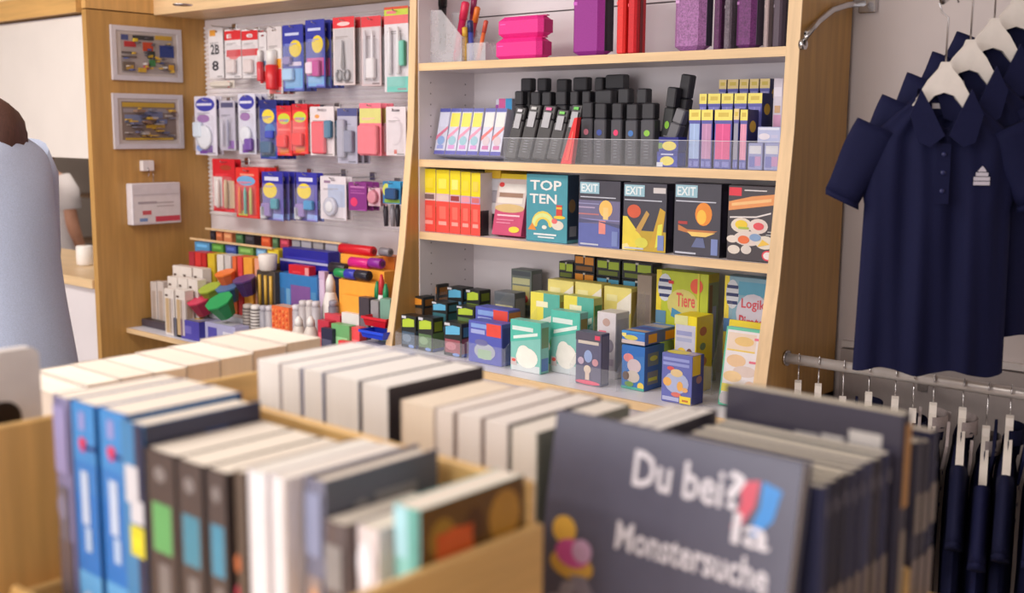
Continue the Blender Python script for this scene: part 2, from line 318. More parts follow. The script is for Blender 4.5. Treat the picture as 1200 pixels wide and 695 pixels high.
# ================================================================== CARDED STATIONERY ON THE SLATWALL
RED, BLU, YEL = (214, 44, 52), (48, 56, 160), (232, 206, 60)
def rbox(mb, x0, x1, y0, y1, z0, z1, mat): mb.box(x0, x1, y0, y1, z0, z1, mat, None, min(x1-x0, y1-y0, z1-z0)*.22)
def card(label, cat, u0, u1, v0, v1, Y, col, pr=(), prod=None, blister=True, n=2, group=None, gap=.0262, tilt=0, rear=None, cn='carded_pack', side=None):
    a = onY(u0, (v0+v1)/2, Y); b = onY(u1, (v0+v1)/2, Y); W = b.x-a.x; zt = onY(u0, v0, Y).z; zb = onY(u0, v1, Y).z; H = zt-zb
    group = group if n > 1 else None
    t = thing(cn, label, cat, ((a.x+b.x)/2, Y, zb), tilt, group)
    c = MB(); th = .003
    sl, hh = min(.012, W*.2), .006                                # card with a cut hang slot: four pieces round the slot
    cm = M(col, .4); zs = H-.012
    c.prism([(-W/2, 0), (W/2, 0), (W/2, zs-hh/2), (-W/2, zs-hh/2)], -th/2, th/2, cm)
    c.prism([(-W/2, zs-hh/2), (-sl, zs-hh/2), (-sl, zs+hh/2), (-W/2, zs+hh/2)], -th/2, th/2, cm)
    c.prism([(sl, zs-hh/2), (W/2, zs-hh/2), (W/2, zs+hh/2), (sl, zs+hh/2)], -th/2, th/2, cm)
    c.prism([(-W/2, zs+hh/2), (W/2, zs+hh/2), (W/2, H-.003), (W/2-.004, H), (-W/2+.004, H), (-W/2, H-.003)], -th/2, th/2, cm)
    c.build('card', t)
    lt = tuple(min(255, x+46) for x in col) if sum(col) < 520 else tuple(int(x*.72) for x in col)
    pr = list(pr)+[('r', .12, .705, .7, .718, lt), ('r', .12, .682, .5, .693, lt), ('r', .55, .02, .92, .045, lt)]
    if pr: prints(t, 'front', W, H, th, pr)
    if prod: 
        pm = MB(); prod(pm, W, H); pm.build('product', t)
    if blister:
        bm_ = MB(); rbox(bm_, -W*.42, W*.42, -.022, -th/2-.001, H*.06, H*.68, clear); bm_.build('blister', t)
    for k in range(1, n):
        q = clone(t); q.location.y += gap*k*1.0; q['label'] = rear or (['second', 'third', 'fourth'][k-1]+' pack from the front among the '+group)
    return t
hookn = [-1]; hookrow = [0]
def hook(u, v, Yf, label):
    p = onY(u, v, Yf); t = thing('display_hook', label, 'hook', (p.x, YB-.004, p.z+.0), 0, 'chrome hooks on the slatwall')
    MB().tube([(0, .0, 0), (0, Yf-YB-.01, 0), (0, Yf-YB-.016, .004)], .002, chrome, 8).build('rod', t)
    MB().box(-.015, .015, -.008, -.001, -.012, .016, chrome, None, .002).build('bracket', t)
def pens(cols, y=-.012, z0=.08, z1=.62, r=.0045):
    def f(mb, W, H):
        n = len(cols)
        for i, c in enumerate(cols):
            x = (-.5+(i+.5)/n)*W*.72; mb.tube([(x, y, H*z0), (x, y, H*(z0+.02)), (x, y, H*(z1-.1)), (x, y, H*z1)], [r*.5, r, r, r*.4], M(c, .3), 8)
    return f
def glue(cap, body):
    def f(mb, W, H):
        mb.lathe([(W*.26, H*.06), (W*.28, H*.08), (W*.28, H*.42), (W*.2, H*.43)], M(body, .3), 14, Matrix.Translation((0, -.014, 0)))
        mb.lathe([(W*.22, H*.43), (W*.22, H*.64), (W*.12, H*.66)], M(cap, .3), 14, Matrix.Translation((0, -.014, 0)))
    return f
def scis(hc, bc=(190, 190, 195)):
    def f(mb, W, H):
        for s in (-1, 1):
            mb.prism([(0, H*.22), (s*W*.10, H*.26), (s*W*.04, H*.64), (0, H*.66)], -.009-.002*s, -.007-.002*s, M(bc, .25, 'plain', .8))
            cx = s*W*.17; pts = [(cx+W*.13*math.cos(a*math.pi/5), -.009, H*.14+H*.08*math.sin(a*math.pi/5)) for a in range(11)]
            mb.tube(pts, .004, M(hc, .4), 6, None, False)
    return f
def slab(*items):
    def f(mb, W, H):
        for x0, z0, x1, z1, c in items: rbox(mb, (x0-.5)*W, (x1-.5)*W, -.02, -.003, z0*H, z1*H, M(c, .35))
    return f
def disc(cx, cz, rr, c, thick=.012):
    def f(mb, W, H): mb.lathe([(rr*W*.9, 0), (rr*W, .002), (rr*W, thick), (rr*W*.8, thick+.001)], M(c, .35), 18, Matrix.Translation(((cx-.5)*W, -.002, cz*H)) @ Matrix.Rotation(math.pi/2, 4, 'X'))
    return f
def combo(*fs):
    def f(mb, W, H):
        for g in fs: g(mb, W, H)
    return f
W_ = (228, 224, 228)
# row 1
card('white card with orange letter and black figures at far left of top row', 'pack', 245, 262, 34, 92, 2.53, W_, [('r', .1, .85, .5, .97, (230, 160, 60)), ('t', '2B', .45, .58, .6, .2, (50, 50, 60)), ('t', '8', .45, .25, .45, .2, (50, 50, 60))], None, False, 2, 'number cards')
card('red and white hanging card with red bands beside the number card', 'pack', 264, 283, 35, 92, 2.5, W_, [('r', 0, .78, 1, .97, RED), ('r', .1, .44, 1, .58, RED), ('p', [(.2, .44), (.9, .44), (.5, .34)], (226, 120, 120)), ('t', 'E', .3, .86, .3, .08, W_)], slab((.25, .1, .75, .38, (226, 214, 214))), True, 3, 'red banded cards, left')
card('red and white hanging card with red bands, right of its twin', 'pack', 284, 303, 35, 92, 2.5, W_, [('r', 0, .78, 1, .97, RED), ('r', 0, .46, 1, .6, RED), ('t', 'e', .5, .87, .4, .08, W_)], slab((.25, .1, .75, .38, (226, 214, 214))), True, 3, 'red banded cards, right')
card('white marker pack lying low with a red tip under the red banded cards', 'pack', 249, 275, 95, 104, 2.5, (222, 214, 206), [('r', .7, .1, .8, .9, RED)], slab((.05, .2, .95, .8, (214, 206, 196))), False, 1)
card('narrow glue stick card with blue ring and red foot', 'glue', 304, 313, 38, 99, 2.5, W_, [('r', .1, .35, .9, .45, (110, 140, 180)), ('r', .1, .02, .9, .25, RED)], glue((230, 228, 228), (214, 70, 80)), False, 2, 'narrow glue cards')
card('glue stick card with orange band over a red body', 'glue', 314, 331, 32, 110, 2.46, (214, 206, 208), [('r', .05, .5, .95, .68, (226, 222, 222)), ('r', .05, .38, .95, .52, (236, 164, 48)), ('r', .05, .1, .95, .37, RED), ('r', .1, .0, .9, .1, (224, 120, 120))], glue((232, 230, 228), RED), False, 3, 'glue stick cards')
BP = [('r', 0, .72, 1, 1, BLU), ('r', .12, .84, .8, .88, (200, 206, 236)), ('e', .62, .64, .3, .13, YEL), ('r', .3, .38, .9, .44, (222, 210, 232))]
card('blue card with yellow disc and pale blue eraser', 'pack', 332, 356, 30, 107, 2.46, (84, 96, 176), BP+[('r', .1, .04, .95, .34, (120, 176, 226))], slab((.12, .16, .6, .34, (170, 206, 240)), (.15, .4, .5, .52, (150, 140, 190))), True, 3, 'blue cards with pale blue erasers')
card('blue card with yellow disc and magenta eraser', 'pack', 359, 381, 24, 103, 2.44, (84, 92, 172), BP+[('r', .05, .18, .95, .44, (200, 96, 160)), ('r', .1, .02, .95, .16, (130, 180, 226))], slab((.14, .2, .5, .38, (236, 214, 232)), (.5, .16, .85, .4, (190, 70, 150))), True, 4, 'blue cards with magenta erasers')
card('red-edged scissors pack with grey handles in the top row', 'scissors', 391, 416, 21, 100, 2.42, (222, 206, 208), [('r', 0, .84, 1, 1, (220, 52, 62)), ('r', .06, .03, .94, .83, (196, 190, 194)), ('e', .5, .9, .3, .03, (240, 200, 200))], scis((150, 150, 156)), True, 3, 'red-edged scissors packs')
card('red-topped pack of a pale grey compass right of the scissors', 'pack', 424, 447, 20, 101, 2.42, (206, 186, 190), [('r', 0, .85, 1, 1, (216, 60, 70)), ('r', .08, .03, .92, .83, (206, 198, 204))], combo(pens([(200, 196, 204), (226, 224, 230)], z1=.8), slab((.4, .1, .8, .4, (226, 222, 226)))), True, 3, 'red-topped compass packs')
card('yellow-green topped pack with mint green tool at the shelf side', 'pack', 451, 479, 9, 108, 2.42, (220, 214, 220), [('r', 0, .9, 1, .97, (190, 206, 70)), ('r', 0, .97, 1, 1, (206, 80, 50)), ('r', .1, .92, .5, .955, (226, 120, 130)), ('r', 0, .8, 1, .9, (226, 108, 112)), ('r', .1, 0, 1, .18, (120, 200, 190))], combo(pens([(226, 224, 230), (226, 224, 230)], z0=.2, z1=.76, r=.007), slab((.75, .3, .95, .6, (110, 196, 176)))), True, 2, 'yellow-green topped packs')
# row 2
VP = [('e', .5, .86, .45, .12, (64, 66, 170)), ('r', .1, .84, .8, .88, (220, 220, 240)), ('e', .4, .62, .3, .07, (150, 90, 170)), ('r', .2, .02, .8, .16, (110, 60, 160))]
card('rounded blue and violet tape pack at far left of the middle row', 'pack', 229, 254, 113, 181, 2.5, (220, 216, 232), VP+[('e', .2, .12, .16, .06, (120, 150, 220))], combo(disc(.5, .3, .32, (226, 230, 240)), slab((.05, .3, .4, .56, (214, 226, 240)))), True, 2, 'violet tape packs, outer')
card('narrow grey-white pen pack between the two violet tape packs', 'pen', 258, 276, 118, 176, 2.5, (190, 186, 204), [('r', .1, .86, .9, .96, (84, 84, 120)), ('r', .5, .02, .9, .2, (150, 100, 190))], pens([(200, 198, 214), (150, 150, 176)]), True, 2, 'grey-white pen packs')
card('blue topped violet tape pack right of the narrow pen pack', 'pack', 280, 300, 110, 180, 2.48, (214, 214, 232), VP, combo(disc(.5, .32, .3, (226, 230, 240)), slab((.5, .06, .9, .26, (110, 60, 170)))), True, 3, 'violet tape packs, inner')
card('blue correction pack with round yellow seal, middle row', 'pack', 305, 325, 117, 186, 2.45, (44, 64, 160), [('r', 0, .85, 1, 1, (36, 44, 120)), ('e', .5, .72, .36, .12, (240, 214, 70)), ('e', .6, .5, .3, .1, (40, 120, 196)), ('r', .05, .03, .9, .24, (52, 84, 120))], slab((.2, .1, .8, .3, (60, 100, 140)), (.5, .35, .95, .48, (36, 60, 190))), True, 4, 'blue correction packs')
RP = [('r', 0, .88, 1, 1, (206, 36, 50)), ('e', .5, .74, .42, .11, (206, 210, 60)), ('r', .2, .68, .8, .73, (110, 170, 200)), ('r', .1, .5, .9, .54, (246, 120, 110)), ('r', .2, .02, .8, .14, (226, 120, 50))]
card('red glue card with yellow oval, left of the pair', 'glue', 325, 342, 124, 182, 2.43, (232, 60, 60), RP, slab((.2, .16, .8, .42, (240, 70, 70))), True, 3, 'red glue cards, left')
card('red glue card with yellow oval, right of the pair', 'glue', 343, 361, 122, 180, 2.43, (232, 60, 60), RP, slab((.2, .16, .8, .42, (240, 70, 70))), True, 3, 'red glue cards, right')
card('white card with coral red tool in the middle row', 'pack', 364, 392, 125, 182, 2.42, (224, 214, 218), [('r', .3, .9, .7, .95, (180, 170, 176)), ('e', .3, .8, .1, .04, (226, 160, 90))], slab((.2, .04, .72, .7, (230, 96, 108)), (.72, .36, .98, .72, (90, 130, 160))), True, 2, 'coral tool cards')
card('grey translucent sharpener pack with slate top', 'pack', 396, 419, 127, 191, 2.42, (178, 176, 196), [('r', 0, .86, 1, 1, (84, 88, 140)), ('r', .1, .5, .9, .54, (120, 120, 150))], slab((.15, .1, .5, .8, (170, 168, 186)), (.5, .2, .9, .6, (140, 142, 166))), True, 3, 'grey sharpener packs')
card('pink pack with pale green label in the middle row', 'pack', 422, 447, 121, 182, 2.41, (232, 130, 146), [('r', 0, .62, 1, .9, (214, 210, 130)), ('r', 0, .9, 1, 1, (236, 120, 140))], slab((.06, .02, .94, .58, (234, 128, 140))), False, 3, 'pink packs')
card('plain white card with faint curved template next to the shelf side', 'pack', 453, 476, 125, 182, 2.42, (226, 216, 222), [('e', .5, .5, .34, .3, (212, 200, 208)), ('e', .44, .5, .3, .27, (226, 216, 222)), ('r', .4, .04, .55, .12, (214, 110, 100)), ('r', .3, .9, .7, .94, (120, 110, 120))], None, True, 2, 'white template cards')
# row 3
card('red card with white correction pen and beige pen at far left of the bottom row', 'pack', 250, 276, 186, 247, 2.5, (206, 30, 44), [('r', .03, .1, .42, .66, (226, 216, 214)), ('r', .5, .08, .96, .6, (206, 180, 150)), ('e', .6, .84, .26, .05, (170, 60, 40))], pens([(232, 226, 224), (210, 186, 150)], r=.008), True, 2, 'red correction pen cards')
card('bright red card with blue label and green marker, bottom row', 'pack', 277, 304, 196, 254, 2.46, (224, 48, 44), [('e', .45, .74, .4, .1, (110, 170, 220)), ('r', .2, .84, .8, .88, (240, 150, 130)), ('r', .1, .04, .5, .14, (206, 214, 90))], pens([(236, 130, 60), (110, 190, 180), (200, 206, 120)], r=.006), True, 4, 'bright red marker cards')
YB_ = [('r', 0, .76, 1, 1, (50, 50, 164)), ('r', .12, .82, .8, .9, (214, 214, 240)), ('e', .38, .62, .34, .16, (240, 214, 48)), ('r', .5, .02, 1, .14, (150, 176, 236))]
card('violet-blue card with big yellow disc, left of the pair in the bottom row', 'pack', 308, 332, 201, 257, 2.43, (110, 104, 176), YB_, slab((.1, .08, .5, .36, (150, 130, 190)), (.55, .24, .85, .46, (80, 160, 180)), (.05, .02, .3, .3, (196, 200, 210))), True, 4, 'yellow disc cards, left')
card('violet-blue card with big yellow disc, right of the pair in the bottom row', 'pack', 348, 372, 202, 258, 2.43, (110, 104, 176), YB_, slab((.1, .08, .5, .36, (150, 130, 190)), (.5, .24, .9, .44, (70, 150, 206)), (.05, .02, .3, .3, (196, 200, 210))), True, 2, 'yellow disc cards, right')
card('white card with round grey magnifier, bottom row', 'pack', 376, 406, 206, 256, 2.42, (220, 212, 220), [('r', .15, .84, .4, .9, (150, 120, 150)), ('r', .3, .3, .95, .82, (176, 186, 214))], combo(disc(.45, .3, .24, (190, 190, 206)), disc(.45, .3, .14, (220, 220, 226), .014)), True, 2, 'magnifier cards')
card('small purple pack with pink dot, bottom row', 'pack', 409, 430, 213, 246, 2.42, (132, 52, 130), [('r', .1, .8, .9, .86, (190, 120, 180)), ('r', .1, .6, .9, .64, (170, 90, 160)), ('e', .3, .3, .2, .16, (220, 60, 110))], None, False, 3, 'small purple packs')
card('tiny pink round eraser card right of the purple pack', 'pack', 432, 446, 220, 241, 2.42, (214, 176, 190), [('e', .5, .5, .42, .4, (206, 130, 150))], disc(.5, .5, .36, (210, 140, 156)), False, 2, 'tiny pink eraser cards')
card('blue and green keyring card nearest the shelf side in the bottom row', 'pack', 449, 470, 212, 238, 2.42, (60, 120, 170), [('e', .2, .6, .2, .3, (206, 210, 90)), ('r', .3, .7, 1, 1, (60, 150, 200)), ('r', .1, .04, .95, .2, (130, 170, 70))], slab((.3, .2, .9, .7, (50, 84, 130))), False, 2, 'keyring cards')
for u, c, nm in ((452, (60, 56, 66), 'black'), (460, (150, 146, 156), 'grey'), (466, (52, 50, 60), 'charcoal')):
    p = onY(u, 240, 2.45); o = MB().tube([(0, 0, 0), (0, 0, -.02), (.002, 0, -.07)], [.006, .009, .007], M(c, .4), 8).build('key_pendant', None, tuple(p)); tag(o, nm+' pendant dangling below the keyring card', 'keyring')
for u, v, Y in [(253, 30, 2.52), (274, 34, 2.5), (294, 34, 2.5), (322, 32, 2.47), (344, 31, 2.47), (370, 26, 2.45), (403, 23, 2.43), (436, 22, 2.43), (465, 12, 2.43), (242, 117, 2.5), (290, 112, 2.49), (315, 120, 2.46), (334, 126, 2.44), (352, 124, 2.44), (378, 128, 2.43), (408, 129, 2.43), (435, 123, 2.42), (465, 128, 2.43), (263, 189, 2.5), (290, 199, 2.47), (320, 203, 2.44), (360, 204, 2.44), (391, 208, 2.43), (420, 215, 2.43), (439, 221, 2.43), (460, 214, 2.43)]:
    rw = 0 if v < 60 else (1 if v < 150 else 2); hookn[0] = hookn[0]+1 if u > hookn[0-1]*0 and rw == hookrow[0] else 0; hookrow[0] = rw
    hook(u, v+1, Y-.012, 'slim chrome hook, %s from the left in the %s row of carded packs' % (ORD[hookn[0]], ['top', 'middle', 'bottom'][rw]))
# ================================================================== STATIONERY ON THE LOW COUNTER
dr = thing('stepped_rack', 'three-step wooden display rack full of coloured pen boxes under the slatwall', 'rack')
xa = -3.80
for (Y, z, xe, lab) in ((2.51, 1.10, -2.98, 'rear'), (2.44, 1.065, -3.28, 'middle')):
    MB().box(xa, xe, Y-.002, Y+.062, z-.012, z, woodx).build('step', dr)
MB().box(xa, -2.98, 2.572, 2.580, SB, 1.10, woodx).build('back_board', dr)
MB().box(xa-.006, xa, 2.442, 2.58, SB, 1.05, wood).build('side_board', dr)
for x in (-3.5, -3.288): MB().box(x, x+.008, 2.442, 2.50, SB, 1.05, wood).build('side_board', dr)
MB().box(xa, -2.98, 2.505, 2.511, 1.150, 1.157, edgem).build('rail', dr); MB().box(xa, -3.28, 2.435, 2.441, 1.116, 1.123, edgem).build('rail', dr)
def row(items, Y, vt, zb, d, nm, cat, group, desc):
    for u0, u1, c, cn in items:
        v = vt+(u0-items[0][0])*.105
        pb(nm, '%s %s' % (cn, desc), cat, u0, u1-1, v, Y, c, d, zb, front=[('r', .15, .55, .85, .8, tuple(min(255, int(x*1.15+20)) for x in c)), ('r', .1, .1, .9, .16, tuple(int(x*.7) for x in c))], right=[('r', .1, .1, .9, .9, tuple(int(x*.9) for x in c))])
row([(246, 252, (40, 36, 48), 'black'), (253, 261, (200, 110, 70), 'rust orange'), (262, 272, (226, 140, 96), 'peach orange'), (276, 285, (70, 110, 70), 'dark green'), (287, 298, (60, 56, 64), 'charcoal'), (306, 317, (226, 90, 50), 'red-orange'), (319, 326, (84, 116, 80), 'moss green'), (328, 339, (180, 60, 84), 'crimson')], 2.515, 270.5, 1.10, .05, 'pen_box', 'box', None, 'pen box in the rear step of the wooden rack')
row([(342, 352, (160, 158, 168), 'ash grey'), (353, 365, (176, 172, 180), 'silver grey'), (367, 379, (166, 160, 160), 'stone grey'), (381, 396, (170, 166, 176), 'light slate')], 2.515, 280, SB+.2, .05, 'pen_box', 'box', None, 'pen box at the right end of the rear step')
row([(228, 246, (84, 150, 200), 'sky blue'), (248, 262, (84, 150, 64), 'leaf green'), (264, 277, (60, 84, 160), 'cobalt blue'), (279, 297, (110, 156, 76), 'lime green'), (300, 312, (110, 160, 200), 'pale blue'), (313, 327, (226, 200, 50), 'lemon yellow')], 2.445, 283, 1.065, .05, 'pen_box', 'box', None, 'pen box in the middle step of the wooden rack')
row([(221, 228, (170, 44, 60), 'magenta red'), (228, 236, (206, 50, 50), 'scarlet'), (236, 242, (190, 34, 36), 'deep red'), (243, 252, (216, 184, 44), 'mustard yellow'), (254, 262, (226, 220, 216), 'white'), (263, 271, (206, 200, 200), 'off-white'), (272, 277, (226, 110, 60), 'burnt orange'), (278, 284, (226, 70, 70), 'coral red'), (285, 296, (238, 164, 60), 'amber orange'), (298, 304, (232, 160, 130), 'salmon pink')], 2.375, 295, SB, .06, 'pencil_box', 'box', None, 'tall pencil box standing in front of the wooden rack')
# white slotted pen sleeves, left
k = 0; pos = ['left', 'middle', 'right']
for rname, Y, v, us in (('rear', 2.325, 311, (203, 214, 227)), ('second', 2.28, 324, (197, 209, 221)), ('front', 2.235, 338, (193, 206))):
    for i, u in enumerate(us):
        o = pb('pen_sleeve', 'white pen sleeve with brown pencils, %s of the %s row by the partition' % (pos[i], rname), 'box', u-1, u+10, v+i*1.5, Y, (226, 218, 212), .038, SB, front=[('r', .12, .05, .5, .8, (196, 168, 130)), ('r', .56, .05, .66, .8, (150, 120, 90)), ('r', .7, .05, .9, .8, (200, 190, 190)), ('r', .12, .84, .4, .88, (90, 70, 60))], right=[('r', .2, .05, .8, .8, (186, 170, 150))])
for i, u in enumerate((176, 184)):
    pb('pen_sleeve', 'grey-white pen sleeve beside the partition, %s of two' % ('left', 'right')[i], 'box', u, u+7, 330, 2.30, (200, 190, 186), .04, SB, front=[('r', .2, .1, .8, .8, (176, 160, 150))])
# dark tray, blue boxes
t = pb('pen_tray', 'dark flat pen tray at the left end of the low counter', 'tray', 158, 199, 372, 2.27, (70, 62, 72), .09, SB, top=[('r', .05, .1, .95, .9, (44, 38, 44)), ('r', .3, .2, .6, .5, (24, 22, 30))])
o = pb('clip_box', 'blue cardboard clip box with grey side at the counter front', 'box', 203, 233, 372, 2.235, (110, 110, 126), .09, SB, front=[('r', .3, .0, 1, 1, (76, 70, 170)), ('r', .45, .3, .7, .7, (110, 104, 190))], right=[('r', 0, 0, 1, 1, (70, 66, 160))], top=[('r', .1, .1, .9, .9, (150, 150, 176)), ('e', .6, .5, .12, .2, (214, 180, 90))])
pb('clip_box', 'low pale blue and white box right of the blue clip box', 'box', 240, 275, 377, 2.24, (176, 176, 214), .06, SB, front=[('r', .1, .2, .4, .8, (84, 80, 176)), ('r', .6, .2, .9, .7, (220, 220, 236))], top=[('r', .2, .1, .8, .9, (220, 220, 236))])
# faceted pots tipped toward the viewer
def pot(label, u, v, Y, r, c, tilt=.5, h=.05, yaw=0):
    p = onY(u, v, Y); t = thing('pencil_pot', label, 'pot', (p.x, Y, p.z), 0, None, (tilt, 0, yaw)); n = 8
    out = [[(rr*math.cos(2*math.pi*k/n), rr*math.sin(2*math.pi*k/n), z) for k in range(n)] for rr, z in ((r*.62, -h/2), (r, h/2), (r*.9, h/2), (r*.55, -h/2+.005))]
    MB().loft(out, M(c, .35), False).build('cup', t)
    MB().loft([[(rr*math.cos(2*math.pi*k/n), rr*math.sin(2*math.pi*k/n), z) for k in range(n)] for rr, z in ((r*.9, h/2), (r*1.05, h/2+.002), (r*1.05, h/2+.007), (r*.9, h/2+.007))], M(tuple(min(255, int(x*1.2+10)) for x in c), .35), False).build('rim', t); return t
potstand = MB()
pot('glossy green faceted pot tipped forward on the low counter', 262, 362, 2.262, .050, (24, 130, 70), .55, .06)
pot('dark pink faceted pot left of the green one', 237, 360, 2.29, .045, (170, 44, 72), .4, .055)
pot('olive green faceted pot behind the pink one', 249, 346, 2.315, .042, (130, 150, 44), .4, .05)
pot('steel blue faceted pot behind the green one', 269, 346, 2.325, .042, (56, 96, 140), .3, .05)
pot('dark violet faceted pot near the upright pencil stand', 289, 337, 2.335, .040, (70, 44, 96), .3, .055)
pot('orange faceted pot at the top of the pot pile', 266, 329, 2.34, .036, (216, 100, 40), .3, .05)
ps = thing('pot_stand', 'white cardboard ledge carrying the coloured faceted pots', 'stand')
for Y, u, v in ((2.29, 236, 376), (2.345, 250, 362)):
    a = onY(u, v, Y); b2 = onY(u+58, v, Y); MB().box(a.x, b2.x, Y-.02, Y+.024, SB, a.z-.01, M((206, 206, 214), .5)).build('step', ps)
# tall pencil stand
a = onY(298, 305, 2.36); b2 = onY(319, 305, 2.36); xm = (a.x+b2.x)/2; W = b2.x-a.x
t = thing('pencil_stand', 'tall black pencil stand with yellow pencils and white cap', 'stand', (xm, 2.38, SB))
H = a.z-SB; MB().box(-W/2, W/2, -.012, .03, 0, H-.035, M((70, 62, 56), .4), None, .002).build('case', t)
for s in (-.28, .05, .34): MB().tube([(s*W, -.016, H-.16), (s*W, -.016, H-.05)], .006, M((214, 170, 70), .35), 8).build('pencil', t)
MB().lathe([(.024, H-.035), (.03, H-.03), (.034, H+.02), (.03, H+.024)], M((230, 222, 216), .4), 18).build('cap', t)
# blue boxes
BX = lambda *a, **k: pb(*a, **k)
BX('file_box', 'dark blue long file box on top of the blue stack', 'box', 331, 384, 290, 2.45, (34, 34, 150), .052, h=.045, front=[('r', .05, .2, .95, .35, (60, 60, 176))])
BX('file_box', 'dark blue file box with white lid edge, second in the blue stack', 'box', 328, 384, 302.5, 2.45, (38, 38, 146), .052, h=.055, front=[('r', 0, .85, 1, 1, (180, 180, 214)), ('r', .68, .2, .98, .7, (50, 48, 170)), ('r', .1, .2, .5, .7, (30, 30, 120))])
BX('file_box', 'plain grey-blue file box, base of the blue stack', 'box', 329, 384, 318, 2.45, (70, 84, 130), .052, zb=SB, front=[('r', .1, .6, .9, .8, (90, 104, 150))])
BX('eraser_box', 'small bright red box on the light blue tray', 'box', 338, 362, 310, 2.40, (206, 26, 44), .03, h=.045, front=[('r', .8, .1, .98, .9, (226, 150, 150)), ('r', .2, .4, .6, .55, (226, 60, 70))])
BX('display_tray', 'light blue display tray with violet panel below the red box', 'tray', 324, 371, 319, 2.39, (52, 120, 184), .05, zb=SB, front=[('r', .02, .25, .2, .8, (64, 110, 160)), ('r', .24, .25, .34, .8, (110, 160, 200)), ('r', .36, .6, .84, .86, (126, 84, 150)), ('r', .36, .3, .84, .6, (116, 80, 140)), ('r', .86, .3, .98, .8, (80, 140, 190))])
BX('folded_card', 'upright pale lilac card right of the blue tray', 'card', 373, 380, 318, 2.40, (206, 176, 206), .02, zb=SB, front=[('r', .1, .5, .9, .9, (220, 196, 220))])
def bottle(label, u, v, Y, r, c, cap=(230, 226, 224), zb=SB, name='glue_bottle', h=None, cat='bottle'):
    p = onY(u, v, Y); H = p.z-zb
    if h: zb = p.z-h; H = h
    t = thing(name, label, cat, (p.x, Y, zb)); MB().lathe([(r*.9, 0), (r, .006), (r, H*.62), (r*.6, H*.78), (r*.5, H*.8)], M(c, .4), 18).build('body', t)
    MB().lathe([(r*.55, H*.8), (r*.5, H*.92), (r*.2, H)], M(cap, .4), 14).build('cap', t); MB().lathe([(r*1.01, H*.2), (r*1.01, H*.5)], M(tuple(min(255, int(x*.85)) for x in c), .4), 18, None, False).build('label_band', t); return t
bottle('white squat glue bottle right of the lilac card', 387, 322, 2.36, .03, (226, 220, 216))
# tape holder and markers
def mk(label, u0, u1, v0, v1, Y, c, name='tape_roll', cat='tape'):
    a, b2 = onY(u0, v0, Y), onY(u1, v0+(u1-u0)*.1, Y); rr = (a.z-onY(u0, v1, Y).z)/2; L = b2.x-a.x; b2.z = a.z-2*rr
    o = MB().tube([(-L/2, 0, 0), (-L/2+.003, 0, 0), (L/2-.003, 0, 0), (L/2, 0, 0)], [rr*.85, rr, rr, rr*.85], M(c, .35), 18).build(name, None, ((a.x+b2.x)/2, Y, (a.z+b2.z)/2)); tag(o, label, cat)
    MB().tube([(L/2, 0, 0), (L/2+.002, 0, 0)], rr*.5, M(tuple(int(x*.6) for x in c), .5), 14).build('core', o); return o
mk('black tape roll lying left of the green one', 388, 407, 307, 319, 2.42, (40, 36, 44))
mk('green tape roll beside the blue and black rolls', 394, 406, 314, 325, 2.34, (28, 140, 76))
mk('blue tape roll between the green and black rolls', 406, 418, 315, 327, 2.34, (50, 56, 170))
mk('small black tape roll at the right end of the roll row', 418, 433, 316, 328, 2.34, (34, 32, 48))
mk('bright red tape roll on top of the orange rack', 400, 438, 285, 297, 2.45, (206, 24, 40))
mk('magenta tape roll on the middle step of the orange rack', 411, 434, 301, 313, 2.40, (214, 30, 130))
mk('purple tape roll right of the magenta one', 434, 448, 302, 314, 2.40, (140, 40, 150))
om = M((238, 164, 60), .45)
t = thing('orange_rack', 'orange cardboard display rack stepping down beside the shelf side', 'rack')
for u0, u1, v, Y in ((399, 441, 297, 2.43), (408, 450, 313, 2.38), (397, 440, 327, 2.325), (401, 424, 345, 2.30)):
    a, b2 = onY(u0, v, Y), onY(u1, v, Y); MB().box(a.x, b2.x, Y, Y+.05, SB, a.z, om, None, .001).build('step', t)
mk('grey tape roll standing near the shelf side', 446, 458, 290, 300, 2.44, (130, 124, 132))
BX('refill_box', 'rust orange box beside the purple tape roll', 'box', 448, 462, 300, 2.46, (214, 120, 50), .05, zb=SB, front=[('r', 0, .5, 1, .75, (206, 80, 50))])
for i, (u, v, c, n) in enumerate([(447, 322, (226, 222, 222), 'white glue bottle with red lid'), (442, 330, (214, 220, 216), 'white paint bottle with green lid'), (452, 333, (206, 214, 210), 'white paint bottle, right one with green lid')]):
    bottle(n+' beside the orange rack', u, v, 2.32, .018, c, [(206, 50, 60), (30, 130, 80), (40, 140, 90)][i])
for u0, u1, v, c, n in ((420, 433, 348, (70, 62, 70), 'charcoal'), (434, 444, 352, (150, 146, 150), 'grey'), (445, 458, 350, (120, 160, 144), 'sage green')):
    BX('ink_box', n+' refill box in front of the orange rack', 'box', u0, u1-1, v, 2.28, c, .03, zb=SB, front=[('r', .1, .6, .9, .75, tuple(min(255, x+40) for x in c)), ('r', .1, .2, .9, .3, tuple(min(255, x+25) for x in c))])
